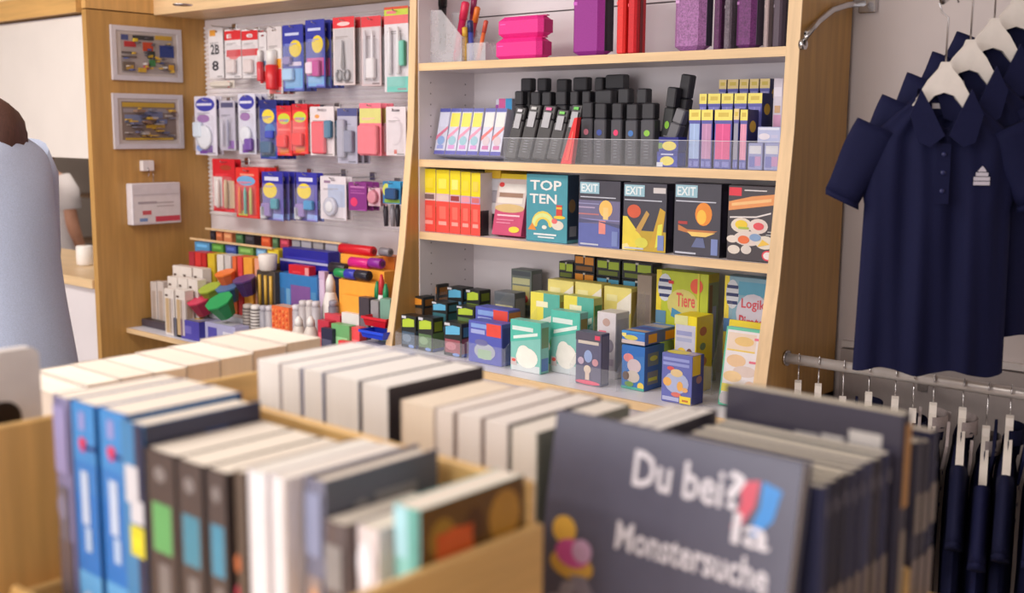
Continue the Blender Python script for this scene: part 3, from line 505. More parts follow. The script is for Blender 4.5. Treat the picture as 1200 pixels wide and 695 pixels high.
# middle row: ring binders/pens
for i, (u0, u1, v, c, n) in enumerate([(284, 292, 356, (150, 140, 134), 'taupe striped'), (293, 301, 357, (196, 190, 186), 'white ribbed'), (303, 309, 358, (150, 148, 158), 'blue-grey'), (310, 317, 358, (170, 166, 172), 'pale grey'), (341, 348, 357, (180, 176, 184), 'silver'), (349, 356, 352, (176, 168, 170), 'pearl grey'), (357, 363, 352, (190, 182, 182), 'light grey'), (364, 371, 353, (176, 170, 176), 'dove grey'), (384, 392, 352, (110, 106, 120), 'slate grey')]):
    a, b2 = onY(u0, v, 2.30), onY(u1, v, 2.30)
    t = thing('pen_tube', n+' pen tube standing in the middle of the counter', 'pen tube', ((a.x+b2.x)/2, 2.31, SB)); rr = (b2.x-a.x)/2; H = a.z-SB
    MB().lathe([(rr*.9, 0), (rr, .004), (rr, H-.02)], M(c, .4), 12).build('body', t); MB().lathe([(rr*.9, H-.02), (rr*.9, H-.003), (rr*.6, H)], M(tuple(min(255, x+30) for x in c), .4), 12).build('lid', t)
    if i < 2:
        g = MB()
        for k in range(9): g.lathe([(rr*1.02, H*.3+k*.011), (rr*1.05, H*.3+.002+k*.011), (rr*1.02, H*.3+.004+k*.011)], M((90, 80, 80), .5), 12, None, False)
        g.build('ribs', t)
o = BX('pencil_block', 'box of orange-red pencils stacked in rows at mid counter', 'box', 318, 338, 358, 2.28, (226, 110, 60), .05, zb=SB)
a, b2 = onY(318, 358, 2.28), onY(338, 358, 2.28); W = b2.x-a.x; g = MB()
for i in range(5):
    for k in range(9): g.tube([((i-2)*W*.2, -.028, .05+k*.013), ((i-2)*W*.2, -.024, .05+k*.013)], .0045, M([(236, 130, 70), (214, 80, 50), (240, 150, 90)][(i+k) % 3], .4), 6)
g.build('pencil_ends', o); prints(o, 'top', W, a.z-SB, .05, [('r', .05, .1, .95, .9, (226, 180, 150))])
for u, n in ((350, 'left'), (364, 'right')): bottle('ivory glue bottle with ribbed neck, %s of two at the counter front' % n, u, 371, 2.25, .026, (210, 200, 192))
# little stuff bottom right
for (nm, lb, u0, u1, v, Y, c, d) in [('clip_pack', 'red clip pack leaning by the ivory bottles', 372, 385, 375, 2.25, (190, 50, 70), .03), ('clip_pack', 'dark navy clip pack in front of the red one', 376, 389, 384, 2.225, (44, 44, 70), .02), ('eraser_box', 'rose red eraser box behind the green wrap', 380, 398, 367, 2.28, (200, 70, 84), .03), ('eraser_box', 'green and white wrapped eraser pack at the counter front', 388, 409, 379, 2.24, (110, 170, 110), .03), ('label_roll', 'stack of white labels behind the red tubs', 400, 421, 366, 2.28, (222, 216, 214), .03), ('eraser_box', 'flat bright red box lying in front of the green wrap', 396, 419, 399, 2.222, (226, 54, 62), .02), ('eraser_box', 'coral red box left of the blue tub', 410, 421, 383, 2.25, (226, 80, 84), .03)]:
    BX(nm, lb, 'box', u0, u1, v, Y, c, d, zb=SB, front=[('r', .1, .6, .9, .75, tuple(min(255, x+40) for x in c)), ('r', .3, .2, .8, .4, tuple(max(0, x-30) for x in c))])
def tub(label, u0, u1, v0, v1, Y, c):
    a, b2 = onY(u0, v0, Y), onY(u1, v1, Y); W = b2.x-a.x
    t = thing('plastic_tub', label, 'tub', ((a.x+b2.x)/2, Y+.03, b2.z)); H = a.z-b2.z
    rings = [[(x*s, y*s, z) for x, y in ((-W/2, -.03), (W/2, -.03), (W/2, .03), (-W/2, .03))] for s, z in ((.82, 0), (1, H), (.94, H), (.8, .004))]
    MB().loft(rings, M(c, .3), False).build('bowl', t); MB().box(-W*.52, W*.52, -.032, -.029, H-.008, H, M(tuple(min(255, x+20) for x in c), .3)).build('rim', t)
tub('bright red plastic tub stacked on the blue one', 424, 452, 370, 386, 2.24, (190, 22, 36)); tub('bright blue plastic tub under the red one', 421, 449, 386, 400, 2.215, (24, 60, 200))
a, b2 = onY(418, 401, 2.215), onY(455, 401, 2.215); o = carton('carton_base', 'plain grey carton carrying the red and blue tubs', 'box', a.x, b2.x, 2.212, SB, a.z, .09, (176, 172, 186), front=[('r', .1, .3, .9, .5, (190, 186, 200))])
# ================================================================== TOP SHELF
t = thing('pen_holder', 'clear sloping acrylic holder at the left end of the top shelf', 'holder')
a, b = onY(500, 73, 2.40), onY(541, 73, 2.40); zt = onY(500, 12, 2.40).z; xm = a.x+(b.x-a.x)*.42
prof = [(a.x, S1), (b.x, S1), (b.x, S1+.075), (xm, zt-.004), (a.x, zt)]
MB().prism(prof, 2.40, 2.402, clearw).build('front_wall', t); MB().prism(prof, 2.49, 2.492, clearw).build('rear_wall', t)
MB().box(b.x-.002, b.x, 2.402, 2.49, S1, S1+.075, clearw).build('end_wall', t); MB().box(a.x, b.x, 2.402, 2.49, S1+.0005, S1+.003, clearw).build('bottom', t)
prints(t, 'front', .01, .01, .01, [], .0004)
def pen(label, u0, v0, u1, v1, Y, r, c, cap=None, name='pen', cat='pen', Y1=None):
    a, b = onY(u0, v0, Y), onY(u1, v1, Y1 or Y); c2 = cap or tuple(int(x*.6) for x in c)
    p1 = a.lerp(b, .3); o = MB().tube([tuple(p1), tuple(b.lerp(p1, .06)), tuple(b)], [r, r, r*.5], M(c, .35), 10).build(name); tag(o, label, cat)
    MB().tube([tuple(a), tuple(a.lerp(p1, .1)), tuple(p1)], [r*.6, r*1.15, r*1.1], M(c2, .35), 10).build('cap', o); return o
pen('thick black marker standing in the clear sloping holder', 517, -14, 516, 60, 2.45, .017, (36, 34, 38))
pen('magenta-red marker leaning right out of the pen cup', 546, 2, 534, 72, 2.46, .011, (206, 34, 90), (226, 50, 90))
pen('dark red pen leaning left beside the magenta marker', 560, 8, 548, 70, 2.48, .008, (170, 40, 60), (230, 120, 40))
pen('crimson pen tilted across the pen cup', 556, -2, 549, 60, 2.5, .008, (176, 60, 90), (150, 40, 90))
pen('blue pen upright at the centre of the pen cup', 551, 24, 553, 71, 2.43, .008, (70, 80, 170))
pen('yellow pencil upright left of the blue pen', 545, 32, 545, 72, 2.42, .008, (224, 180, 80), (214, 170, 60))
pen('orange pen leaning right of the blue one', 570, 24, 560, 72, 2.43, .006, (226, 110, 60), (200, 80, 60))
a, b = onY(541, 71, 2.40), onY(562, 71, 2.40)
t = thing('pen_cup', 'clear acrylic pen cup holding coloured pens on the top shelf', 'cup', ((a.x+b.x)/2+.012, 2.455, S1))
W = .075; g = MB(); 
for q in ((-W/2, -W/2+.002, -.045, .045), (W/2-.002, W/2, -.045, .045)): g.box(q[0], q[1], q[2], q[3], 0, .055, clearw)
g.box(-W/2+.002, W/2-.002, -.045, -.043, 0, .055, clearw).box(-W/2+.002, W/2-.002, .043, .045, 0, .055, clearw).build('wall', t)
def pouch(label, u0, u1, v0, v1, Y, d, c, zb=None, zt=None, side=None, cat='case', name='pencil_case', kind='cloth', rise=0):
    a, b = onY(u0, v1, Y), onY(u1, v0, Y); z0 = zb if zb is not None else a.z; z1 = zt if zt is not None else onY(u0, v0, Y).z
    W, H = b.x-a.x, z1-z0; rr = min(.014, W*.2, H*.2, d*.3)
    t = thing(name, label, cat, ((a.x+b.x)/2, Y+d/2, z0)); mb = MB(); mb.box(-W/2, W/2, -d/2, d/2, 0, H, M(c, .55, kind), None, rr); mb.build('body', t)
    sc = side or tuple(int(x*.6) for x in c)
    MB().box(-W/2+rr, W/2+.001, -d*.1, d*.1, H*.97, H+.001, M(sc, .5)).box(W/2-.001, W/2+.0012, -d*.12, d*.12, rr, H-rr, M(sc, .5)).build('zipper', t)
    if side: MB().box(W/2-.0005, W/2+.0008, -d/2+rr, d/2-rr*.6, rr, H-rr, M(side, .6)).build('side_panel', t)
    MB().box(-W*.4, -W*.28, -d/2-.001, -d/2, H*.62, H*.66, M(tuple(min(255, x+60) for x in c), .4)).build('logo_tab', t); return t
z1 = onY(580, 46, 2.40).z
pouch('hot pink rounded pencil case, lower of the stacked pair', 578, 632, 46, 70, 2.395, .06, (232, 40, 140), S1, z1, (196, 24, 112))
pouch('hot pink rounded pencil case on top of its twin', 581, 634, 21, 46, 2.40, .058, (236, 44, 144), z1, None, (198, 26, 114))
pouch('tall bright purple zip case with black side on the top shelf', 668, 706, -30, 66, 2.39, .06, (146, 36, 140), S1, None, (30, 28, 44))
pouch('bright red zip case, left of the red pair', 721, 733, -30, 64, 2.385, .05, (226, 44, 40), S1, None)
pouch('deep red zip case, right of the red pair', 734, 746, -26, 63, 2.39, .05, (206, 22, 34), S1, None)
pouch('glittering lilac folder case with charcoal edge on the top shelf', 787, 826, -30, 60, 2.385, .05, (156, 104, 158), S1, None, (70, 66, 84), kind='glitter')
pouch('dark plum case behind the glittering lilac one', 835, 846, -24, 57, 2.41, .05, (88, 34, 84), S1, None, kind='glitter')
pouch('grey glitter case between two plum cases', 847, 858, -20, 57, 2.40, .05, (104, 92, 104), S1, None, kind='glitter')
pouch('wide plum glitter case near the right end of the top shelf', 860, 886, -26, 56, 2.385, .05, (104, 44, 106), S1, None, (76, 70, 88), kind='glitter')
pouch('slim pale grey case right of the wide plum case', 894, 902, -20, 54, 2.41, .05, (180, 160, 160), S1, None)
o = pouch('charcoal case with magenta band at the right end of the top shelf', 904, 917, -20, 53, 2.395, .06, (84, 70, 84), S1, None)
MB().box(-.018, .019, -.032, -.0305, .155, .175, M((150, 34, 90), .5)).build('band', o)
# ================================================================== SECOND SHELF
for i, (u, k) in enumerate([(508, 0), (521, 1), (534, 1), (547, 1), (561, 2), (574, 2)]):
    mid = [(226, 222, 232), (232, 216, 84), (222, 214, 216)][k]
    fr = [('r', 0, .92, 1, 1, (84, 90, 170)), ('r', 0, .0, 1, .08, (96, 96, 176)), ('r', .1, .6, .95, .9, [(210, 214, 236), (234, 220, 90), (230, 222, 220)][k]), ('p', [(0, .3), (1, .55), (1, .62), (0, .4)], [(214, 120, 150), (226, 150, 180), (224, 120, 120)][k]), ('e', .5, .3, .35, .1, [(140, 170, 220), (150, 190, 206), (206, 190, 200)][k]), ('r', .2, .12, .8, .2, [(150, 160, 220), (206, 150, 206), (200, 120, 170)][k])]
    d = .07; o = pb('eraser_pack', 'slim blue-white pack with %s label, %s from the left on the second shelf' % (['pale blue', 'yellow', 'cream'][k], ['first', 'second', 'third', 'fourth', 'fifth', 'sixth'][i]), 'box', u, u+12, 132, 2.40, (206, 208, 228), d, S2, front=fr, lean=.22); o.location.y = 2.405+.03
pb('eraser_pack', 'pink and cyan box standing behind the slim blue-white packs', 'box', 581, 600, 116, 2.50, (200, 200, 214), .04, S2, front=[('r', .2, .0, .6, 1, (206, 90, 150)), ('r', .62, .0, 1, 1, (60, 150, 206)), ('r', 0, .6, .18, .9, (150, 80, 160))])
# black display riser
t = thing('step_riser', 'low black stepped riser under the rear rows of black markers', 'stand')
for Y, z, dn in ((2.465, .045, 0), (2.52, .09, 0)): MB().box(onY(598, 150, Y).x, onY(790, 150, Y).x, Y-.022, Y+.03, S2, S2+z, M((44, 44, 50), .3)).build('step', t)
def tubem(label, u0, u1, v, Y, c, dot, zb, lean=0, group=None, roll=0, capc=(46, 46, 52)):
    a, b = onY(u0, v, Y), onY(u1, v, Y); W = b.x-a.x; H = a.z-zb; d = min(W, .03)
    t = thing('marker', label, 'marker', ((a.x+b.x)/2, Y+d/2, zb), 0, group, (-lean, roll, 0)); t.location.z += W/2*abs(math.sin(roll))+d/2*math.sin(lean)
    MB().box(-W/2, W/2, -d/2, d/2, 0, H*.74, M(c, .45), None, .003).build('body', t)
    MB().box(-W*.46, W*.46, -d*.46, d*.46, H*.74, H, M(capc, .4), None, .003).build('cap', t)
    pr = [('r', .3, H*0+.12+.05*k, .62, .135+.05*k, (120, 120, 130)) for k in range(6)]
    if dot: pr.append(('e', .5, .52, .22, .05, dot))
    prints(t, 'front', W*.999, H, d, pr); return t
D = [None, (60, 80, 160), (226, 60, 110), (70, 120, 190), (140, 196, 70)]
fr = [(681, 694, 120, (200, 120, 140), 'dusty pink'), (696, 710, 121, D[1], 'navy'), (716, 729, 121, D[2], 'pink-red'), (733, 747, 122, D[3], 'blue'), (751, 767, 121, D[4], 'lime green')]
for i, (u0, u1, v, dt, cn) in enumerate(fr): tubem('black marker with %s dot in the front row on the second shelf' % cn, u0, u1, v, 2.40, (70, 70, 78), dt, S2)
for i, (u0, u1, v) in enumerate([(602, 612, 107), (621, 632, 108), (634, 645, 108), (650, 663, 107), (667, 677, 107), (681, 691, 107), (696, 717, 106), (723, 737, 104), (745, 758, 104)]): tubem('black capped marker, %s from the left in the middle row' % ['first', 'second', 'third', 'fourth', 'fifth', 'sixth', 'seventh', 'eighth', 'ninth'][i], u0, u1, v, 2.45, (54, 54, 60), [(190, 60, 140), None, None, None, None, None, None, None, None][i], S2+.045)
for i, (u0, u1, v) in enumerate([(609, 622, 92), (628, 640, 92), (651, 664, 93), (670, 688, 91), (696, 706, 91), (708, 732, 88)]): tubem('black capped marker, %s from the left in the rear row' % ['first', 'second', 'third', 'fourth', 'fifth', 'sixth'][i], u0, u1, v, 2.505, (50, 50, 56), None, S2+.09)
tubem('tall black marker with green ring tilting right behind the green-dotted one', 772, 784, 103, 2.43, (44, 46, 48), (130, 190, 50), S2, 0, None, .12)
tubem('tallest black marker with green ring, tilted right at the end of the row', 783, 796, 88, 2.46, (40, 40, 44), (130, 190, 50), S2, 0, None, .16)
tubem('grey plastic case slanting in front of the tilted markers', 771, 783, 128, 2.39, (96, 96, 102), None, S2, .1, None, .3, (110, 110, 116))
for i, (u0, u1, v, rg, cn) in enumerate([(588, 601, 127, (206, 206, 214), 'silver'), (603, 618, 124, (190, 190, 190), 'white-capped'), (620, 636, 125, (220, 90, 150), 'pink-capped'), (637, 652, 130, (110, 200, 80), 'green-capped'), (653, 667, 124, (90, 190, 70), 'lime-capped')]):
    t = tubem('thick black pencil pouch with %s clip leaning back on the second shelf' % cn, u0, u1, v, 2.385, (48, 46, 50), None, S2, .24, None, .08, (44, 42, 46)); t.name = 'pencil_pouch'; t['category'] = 'pouch'; t.location.y += .01
    W = onY(u1, v, 2.385).x-onY(u0, v, 2.385).x; H = onY(u0, v, 2.385).z-S2; d = min(W, .03)
    MB().box(-W*.26, W*.26, -d/2-.003, -d/2, H*.58, H*.86, M((150, 150, 158), .3)).box(-W*.2, W*.2, -d/2-.002, -d/2, H*.90, H*.95, M(rg, .4)).build('clip', t)
t = thing('ruler_case', 'bright red triangular case among the black markers', 'case', (onY(669, 190, 2.37).x, 2.368, S2))
W = onY(679, 190, 2.37).x-onY(660, 190, 2.37).x; H = onY(672, 138, 2.37).z-S2
MB().prism([(-W/2, 0), (W*.16, 0), (W*.5, H), (W*.3, H*.98)], -.008, .008, M((232, 52, 56), .35)).build('body', t); MB().prism([(-W*.2, .01), (0, .01), (W*.3, H*.7), (W*.24, H*.7)], -.0095, -.008, M((246, 110, 100), .35)).build('stripe', t)
# clear ledge in front
t = thing('shelf_divider', 'clear acrylic lip running along the front of the second shelf', 'divider')
MB().box(onY(590, 190, 2.358).x, XR-.004, 2.3565, 2.3585, S2, onY(740, 164, 2.358).z, clear).build('pane', t); MB().box(onY(590, 190, 2.358).x, XR-.004, 2.356, 2.359, onY(740, 164, 2.358).z, onY(740, 164, 2.358).z+.0015, M((230, 232, 240), .1, 'plain', 0, .5)).build('top_edge', t)
# small blue/yellow boxes
zt1 = onY(771, 178, 2.375).z
IB = [('r', .0, .7, 1, 1, (30, 40, 150)), ('r', .2, .78, .8, .88, (200, 206, 240)), ('e', .5, .4, .34, .3, (236, 222, 100)), ('r', 0, 0, .3, .3, (220, 224, 240))]
carton('ink_box', 'small blue box with yellow oval, lower of two stacked', 'box', onY(770, 178, 2.375).x, onY(794, 178, 2.375).x, 2.375, S2, zt1, .04, (40, 60, 176), IB, [('r', .1, .1, .9, .9, (30, 70, 200))])
pb('ink_box', 'small blue box with yellow oval on top of the lower one', 'box', 772, 795, 161, 2.377, (36, 50, 160), .04, zt1, front=[('r', 0, .75, 1, 1, (26, 30, 130)), ('e', .55, .4, .36, .32, (236, 222, 100)), ('r', 0, .2, .2, .6, (120, 160, 80))])
# yellow topped display boxes
def yb(label, u0, u1, v, Y, zb, mid, d=.05, side=(30, 40, 100), pale=0):
    yc = (238, 224, 110) if not pale else (232, 208, 140)
    return pb('pen_set', label, 'box', u0, u1-.5, v, Y, (92, 98, 176), d, zb, front=[('r', 0, .82, 1, 1, yc), ('r', .2, .88, .8, .95, (214, 190, 80)), ('r', 0, .78, 1, .82, (90, 90, 170)), ('r', .08, .16, .92, .76, mid), ('r', .45, .16, .52, .76, tuple(min(255, x+20) for x in mid)), ('r', .1, .03, .35, .12, (130, 136, 206)), ('r', .5, .03, .9, .12, (130, 136, 206))], right=[('r', 0, 0, 1, 1, side), ('e', .5, .72, .3, .1, (220, 180, 50))])
yb('yellow-topped pen set with lilac window, left of the front row', 808, 822, 129, 2.375, S2, (160, 184, 226)); yb('yellow-topped pen set with mauve window in the front row', 822.5, 836, 129, 2.375, S2, (190, 140, 180)); yb('yellow-topped pen set with bright pink window in the front row', 838, 859, 129, 2.375, S2, (220, 84, 144))
yb('cream-topped grey pen set in the front row', 860.5, 867, 128, 2.375, S2, (150, 150, 170), pale=1); yb('yellow-topped pen set with rose window, right end of the front row', 868, 877, 129, 2.375, S2, (224, 150, 180))
zr = S2+.045
for i, (u0, u1) in enumerate([(820, 829), (830, 845), (846, 860), (861, 876), (877, 894)]): yb('yellow-topped pen set, %s in the middle row' % ['first', 'second', 'third', 'fourth', 'last'][i], u0, u1, 110.5-i*.2, 2.432, zr, (130, 130, 200))
for i, (u0, u1) in enumerate([(843, 852), (853, 866), (867, 878), (879, 890), (891, 903)]): yb('faded yellow-topped pen set, %s in the rear row' % ['first', 'second', 'third', 'fourth', 'last'][i], u0, u1, 94-i*.3, 2.49, S2+.09, (150, 150, 200), pale=1)
t = thing('step_riser', 'clear stepped riser under the yellow-topped pen sets', 'stand')
MB().box(onY(819, 150, 2.43).x, onY(897, 150, 2.43).x, 2.43, 2.484, S2, zr, clearw).build('step', t); MB().box(onY(842, 150, 2.49).x, onY(905, 150, 2.49).x, 2.488, 2.545, S2, S2+.09, clearw).build('step', t)
pb('pen_set', 'tall white box with pink print behind the small blue-white boxes', 'box', 907, 918, 92, 2.45, (206, 198, 210), .05, S2, front=[('r', .1, .3, .9, .6, (206, 150, 186)), ('r', .2, .62, .8, .7, (200, 160, 120)), ('r', .1, .8, .9, .9, (220, 214, 226))])
zt1 = onY(880, 168, 2.375).z; SBX = [('r', .1, .6, .9, .9, (214, 216, 226)), ('r', .1, .1, .5, .5, (110, 116, 190)), ('r', .5, .15, .9, .5, (190, 140, 190))]
pb('cartridge_box', 'small white and violet cartridge box, left of the lower pair', 'box', 877, 894, 168, 2.372, (150, 156, 206), .05, S2, front=SBX); pb('cartridge_box', 'small white and violet cartridge box, right of the lower pair', 'box', 896, 914, 168, 2.372, (150, 156, 206), .05, S2, front=SBX)
pb('cartridge_box', 'pale blue-white box lying on the pair of cartridge boxes', 'box', 888, 915, 149, 2.376, (176, 184, 220), .045, zt1+.0005, front=[('r', .05, .8, .95, .95, (214, 220, 240)), ('e', .3, .4, .25, .2, (220, 214, 226)), ('r', .6, .3, .9, .5, (190, 190, 220))])
# ================================================================== THIRD SHELF
us = [495, 511, 527, 540, 552, 563.5]
for i in range(5):
    o = pb('dictionary', 'yellow and red dictionary, %s in the row at the left of the third shelf' % ['first', 'second', 'third', 'fourth', 'last'][i], 'book', us[i], us[i+1]-.6, 198+i*1.2, 2.375, (236, 214, 30), .12, S3, front=[('r', 0, 0, 1, .5, (232, 76, 66)), ('r', 0, .5, 1, .62, (220-i*8, 190-i*12, 186)), ('r', .1, .52, .9, .6, [(120, 96, 96), (214, 190, 180), (150, 60, 60), (236, 150, 160), (206, 110, 110)][i]), ('r', .2, .7, .8, .86, [(240, 220, 60), (240, 226, 90), (244, 232, 120), (236, 214, 60), (230, 206, 80)][i]), ('r', .25, .22, .75, .42, (238, 110, 96)), ('r', .2, .12, .8, .18, (244, 160, 150))], right=[('r', 0, 0, 1, 1, (214, 206, 206)), ('r', 0, 0, .3, .4, (50, 46, 50))])
GS = S3+.0
for k, (z0, z1_, c, cn) in enumerate([(0, .016, (206, 200, 206), 'pale grey'), (.016, .062, (44, 44, 48), 'black'), (.062, .095, (196, 194, 200), 'light grey'), (.095, .13, (150, 146, 156), 'grey'), (.13, .165, (190, 190, 198), 'silver'), (.165, .19, (214, 176, 40), 'golden yellow')]):
    a, b = onY(565, 250, 2.42), onY(586, 250, 2.42); carton('game_box', '%s box lying in the pile between the dictionaries and the pink game' % cn, 'box', a.x+.004, b.x-.004, 2.425, S3+z0, S3+z1_-.0005, .12, c, [('r', .1, .3, .5, .7, tuple(min(255, x+25) for x in c))], [('r', .1, .3, .9, .6, tuple(max(0, x-30) for x in c))])
o = pb('game_box', 'leaning game box with white top and raspberry pink base', 'game', 577.5, 612, 205, 2.40, (196, 70, 110), .03, S3, lean=.2, front=[('r', 0, .45, 1, .92, (206, 190, 186)), ('r', 0, .92, 1, 1, (224, 196, 40)), ('r', .05, .7, .95, .84, (226, 220, 214)), ('r', .1, .62, .9, .69, (150, 116, 96)), ('r', .05, .52, .9, .61, (226, 216, 206)), ('e', .5, .44, .5, .07, (206, 176, 120)), ('e', .14, .82, .09, .04, (220, 60, 60)), ('r', .12, .31, .88, .335, (240, 200, 210)), ('r', .12, .24, .7, .26, (220, 130, 160)), ('r', .12, .19, .6, .21, (220, 130, 160)), ('e', .75, .1, .18, .05, (236, 206, 60))]); o.location.y = 2.41
o = pb('game_box', 'teal board game with white lettering and rainbow on the third shelf', 'game', 617, 665.5, 204, 2.375, (74, 150, 166), .05, S3, front=[
    ('t', 'TOP', .48, .84, .76, .15, (232, 228, 226)), ('t', 'TEN', .42, .64, .66, .14, (232, 228, 226)),
    ('p', [(.15, .22)]+[(.42+.28*math.cos(math.pi-a*math.pi/8), .26+.20*math.sin(math.pi-a*math.pi/8)) for a in range(9)]+[(.6, .22)]+[(.42+.14*math.cos(a*math.pi/8), .24+.1*math.sin(a*math.pi/8)) for a in range(9)]+[(.26, .22)], (230, 206, 90)),
    ('p', [(.16, .24)]+[(.42+.26*math.cos(math.pi-a*math.pi/8), .26+.17*math.sin(math.pi-a*math.pi/8)) for a in range(9)]+[(.58, .22)]+[(.42+.2*math.cos(a*math.pi/8), .24+.13*math.sin(a*math.pi/8)) for a in range(9)]+[(.2, .22)], (214, 226, 150)),
    ('p', [(.05, .17), (.26, .17), (.16, .28)], (226, 140, 60)), ('e', .78, .26, .14, .07, (222, 214, 200)), ('e', .7, .32, .07, .04, (226, 110, 110)), ('r', .74, .38, .88, .56, (206, 70, 60)), ('r', .74, .5, .88, .53, (236, 190, 60)), ('e', .82, .38, .14, .025, (240, 200, 60)), ('r', .2, .10, .75, .125, (226, 230, 230)), ('r', .3, .06, .7, .08, (226, 230, 230)), ('e', .46, .22, .06, .03, (232, 226, 214))],
    right=[('r', 0, 0, 1, 1, (50, 70, 96)), ('e', .4, .55, .3, .1, (150, 120, 80)), ('r', .2, .1, .8, .25, (150, 156, 166)), ('r', 0, 0, 1, .05, (90, 160, 170))])
def exitb(label, u0, u1, v, art, Y=2.375):
    o = pb('puzzle_game_box', label, 'game', u0, u1, v, Y, (66, 64, 76), .045, S3, front=art+[('r', .03, .80, .5, .97, (150, 190, 206)), ('t', 'EXIT', .265, .885, .4, .12, (226, 236, 240)), ('r', .04, .74, .9, .755, (196, 200, 214)), ('r', .05, .02, .5, .045, (190, 194, 206)), ('r', .82, .03, .96, .25, (120, 136, 190))], right=[('r', 0, 0, 1, 1, (36, 34, 48)), ('r', .2, .2, .6, .9, (60, 56, 80))]); return o
exitb('dark escape puzzle box with a glowing lighthouse over blue sea', 679, 727.5, 211, [('r', 0, 0, 1, .35, (96, 106, 170)), ('r', 0, .35, 1, .7, (110, 106, 140)), ('e', .66, .58, .16, .13, (246, 190, 100)), ('r', .6, .42, .72, .6, (246, 200, 130)), ('r', .5, .2, .66, .42, (226, 140, 130)), ('r', 0, .58, .4, .60, (176, 160, 190)), ('r', 0, .48, .5, .5, (190, 120, 120)), ('r', 0, .4, 1, .42, (140, 140, 190)), ('r', 0, .64, .5, .655, (150, 150, 190)), ('p', [(0, .35), (.5, .38), (1, .3), (1, .36), (0, .42)], (84, 86, 120))])
exitb('dark escape puzzle box with golden yellow treasure scene', 731, 782, 214, [('r', 0, 0, 1, .3, (190, 160, 50)), ('p', [(0, 0), (.3, 0), (.45, .2), (.1, .5), (0, .5)], (226, 206, 70)), ('e', .26, .58, .16, .1, (206, 90, 60)), ('p', [(.3, .3), (.55, .6), (.62, .55), (.4, .25)], (190, 150, 80)), ('p', [(.62, .05), (.72, .3), (.86, .65), (.98, .6), (.9, .1)], (200, 160, 50)), ('p', [(.76, .06), (.82, .4), (.92, .42), (.9, .1)], (220, 220, 80)), ('p', [(0, .08), (.12, .1), (.2, .02), (0, 0)], (236, 220, 150)), ('r', .7, .86, .98, .94, (206, 200, 200)), ('e', .45, .12, .15, .08, (210, 206, 80))])
exitb('dark escape puzzle box with an orange balloon over a wooden boat', 791, 846, 214, [('e', .64, .58, .18, .16, (230, 140, 50)), ('e', .6, .54, .1, .1, (240, 190, 70)), ('p', [(.1, .42), (.3, .36), (.95, .36), (.8, .32), (.4, .3), (.1, .34)], (190, 120, 70)), ('p', [(.3, .33), (.9, .33), (.7, .27), (.4, .27)], (236, 200, 110)), ('r', .1, .43, .3, .47, (176, 60, 60)), ('p', [(.4, .12), (.5, .25), (.65, .25), (.7, .12)], (100, 110, 150))])
o = pb('craft_kit_box', 'black craft kit box with orange title ribbon and coloured animal shapes', 'box', 854, 911, 217, 2.372, (66, 60, 66), .045, S3, front=[
    ('r', .02, .86, .28, .97, (220, 50, 70)), ('r', .34, .93, .8, .945, (220, 214, 214)), ('p', [(.02, .66), (.98, .76), (.98, .9), (.5, .86), (.02, .78)], (226, 150, 90)), ('p', [(.08, .72), (.9, .8), (.9, .84), (.08, .76)], (236, 190, 130)), ('p', [(.05, .58), (.6, .6), (.9, .66), (.9, .64), (.6, .58), (.05, .56)], (226, 220, 220)),
    ('e', .3, .47, .22, .1, (222, 210, 196)), ('e', .65, .47, .2, .1, (222, 206, 200)), ('e', .45, .3, .3, .1, (220, 206, 200)), ('e', .8, .26, .2, .09, (222, 214, 200)), ('e', .12, .28, .12, .05, (226, 214, 204)), ('e', .16, .14, .13, .06, (220, 210, 200)), ('e', .42, .15, .11, .06, (214, 206, 200)), ('e', .3, .48, .13, .06, (232, 200, 50)), ('r', .24, .42, .46, .45, (170, 190, 70)), ('e', .66, .47, .11, .05, (220, 80, 90)), ('e', .36, .28, .12, .055, (226, 110, 60)), ('e', .6, .32, .12, .05, (130, 160, 200)), ('p', [(.65, .2), (.9, .24), (.75, .3)], (236, 196, 80)), ('e', .87, .09, .12, .07, (214, 60, 80)), ('e', .87, .09, .09, .05, (230, 220, 220)), ('r', .85, .4, .95, .41, (200, 200, 200)), ('r', .82, .36, .95, .37, (200, 200, 200))])
# ================================================================== BOTTOM SHELF
def mini(label, u0, u1, v, Y, acc, zb, d=.045, dark=(38, 40, 40), lower=(70, 96, 70), h=None, name='mini_game_box'):
    o = pb(name, label, 'game', u0, u1, v, Y, dark, d, zb, h=h, front=[('p', [(.1, .62), (.9, .68), (.9, .9), (.5, .92), (.1, .86)], acc), ('r', .05, .9, .35, .98, (200, 200, 206)), ('r', .08, .1, .92, .5, lower), ('e', .4, .3, .3, .12, tuple(min(255, x+40) for x in lower)), ('e', .7, .06, .2, .05, (120, 150, 210))], right=[('r', 0, 0, 1, .55, lower), ('r', .15, .6, .85, .88, tuple(int(x*.7) for x in acc)), ('r', 0, 0, 1, .1, (60, 90, 170))], top=[('r', .1, .1, .9, .9, (28, 30, 30))]); return o
GR, OR_, BL_ = (176, 200, 60), (232, 150, 50), (96, 176, 214)
mini('small black game box with green title, leftmost in the front row', 470, 487, 369, 2.25, GR, S0, lower=(70, 90, 110)); mini('small black game box with green title, second in the front row', 489.5, 507, 371, 2.25, GR, S0, lower=(90, 120, 80)); mini('small black game box with blue title, third in the front row', 520, 541, 377, 2.25, BL_, S0, lower=(150, 80, 90))
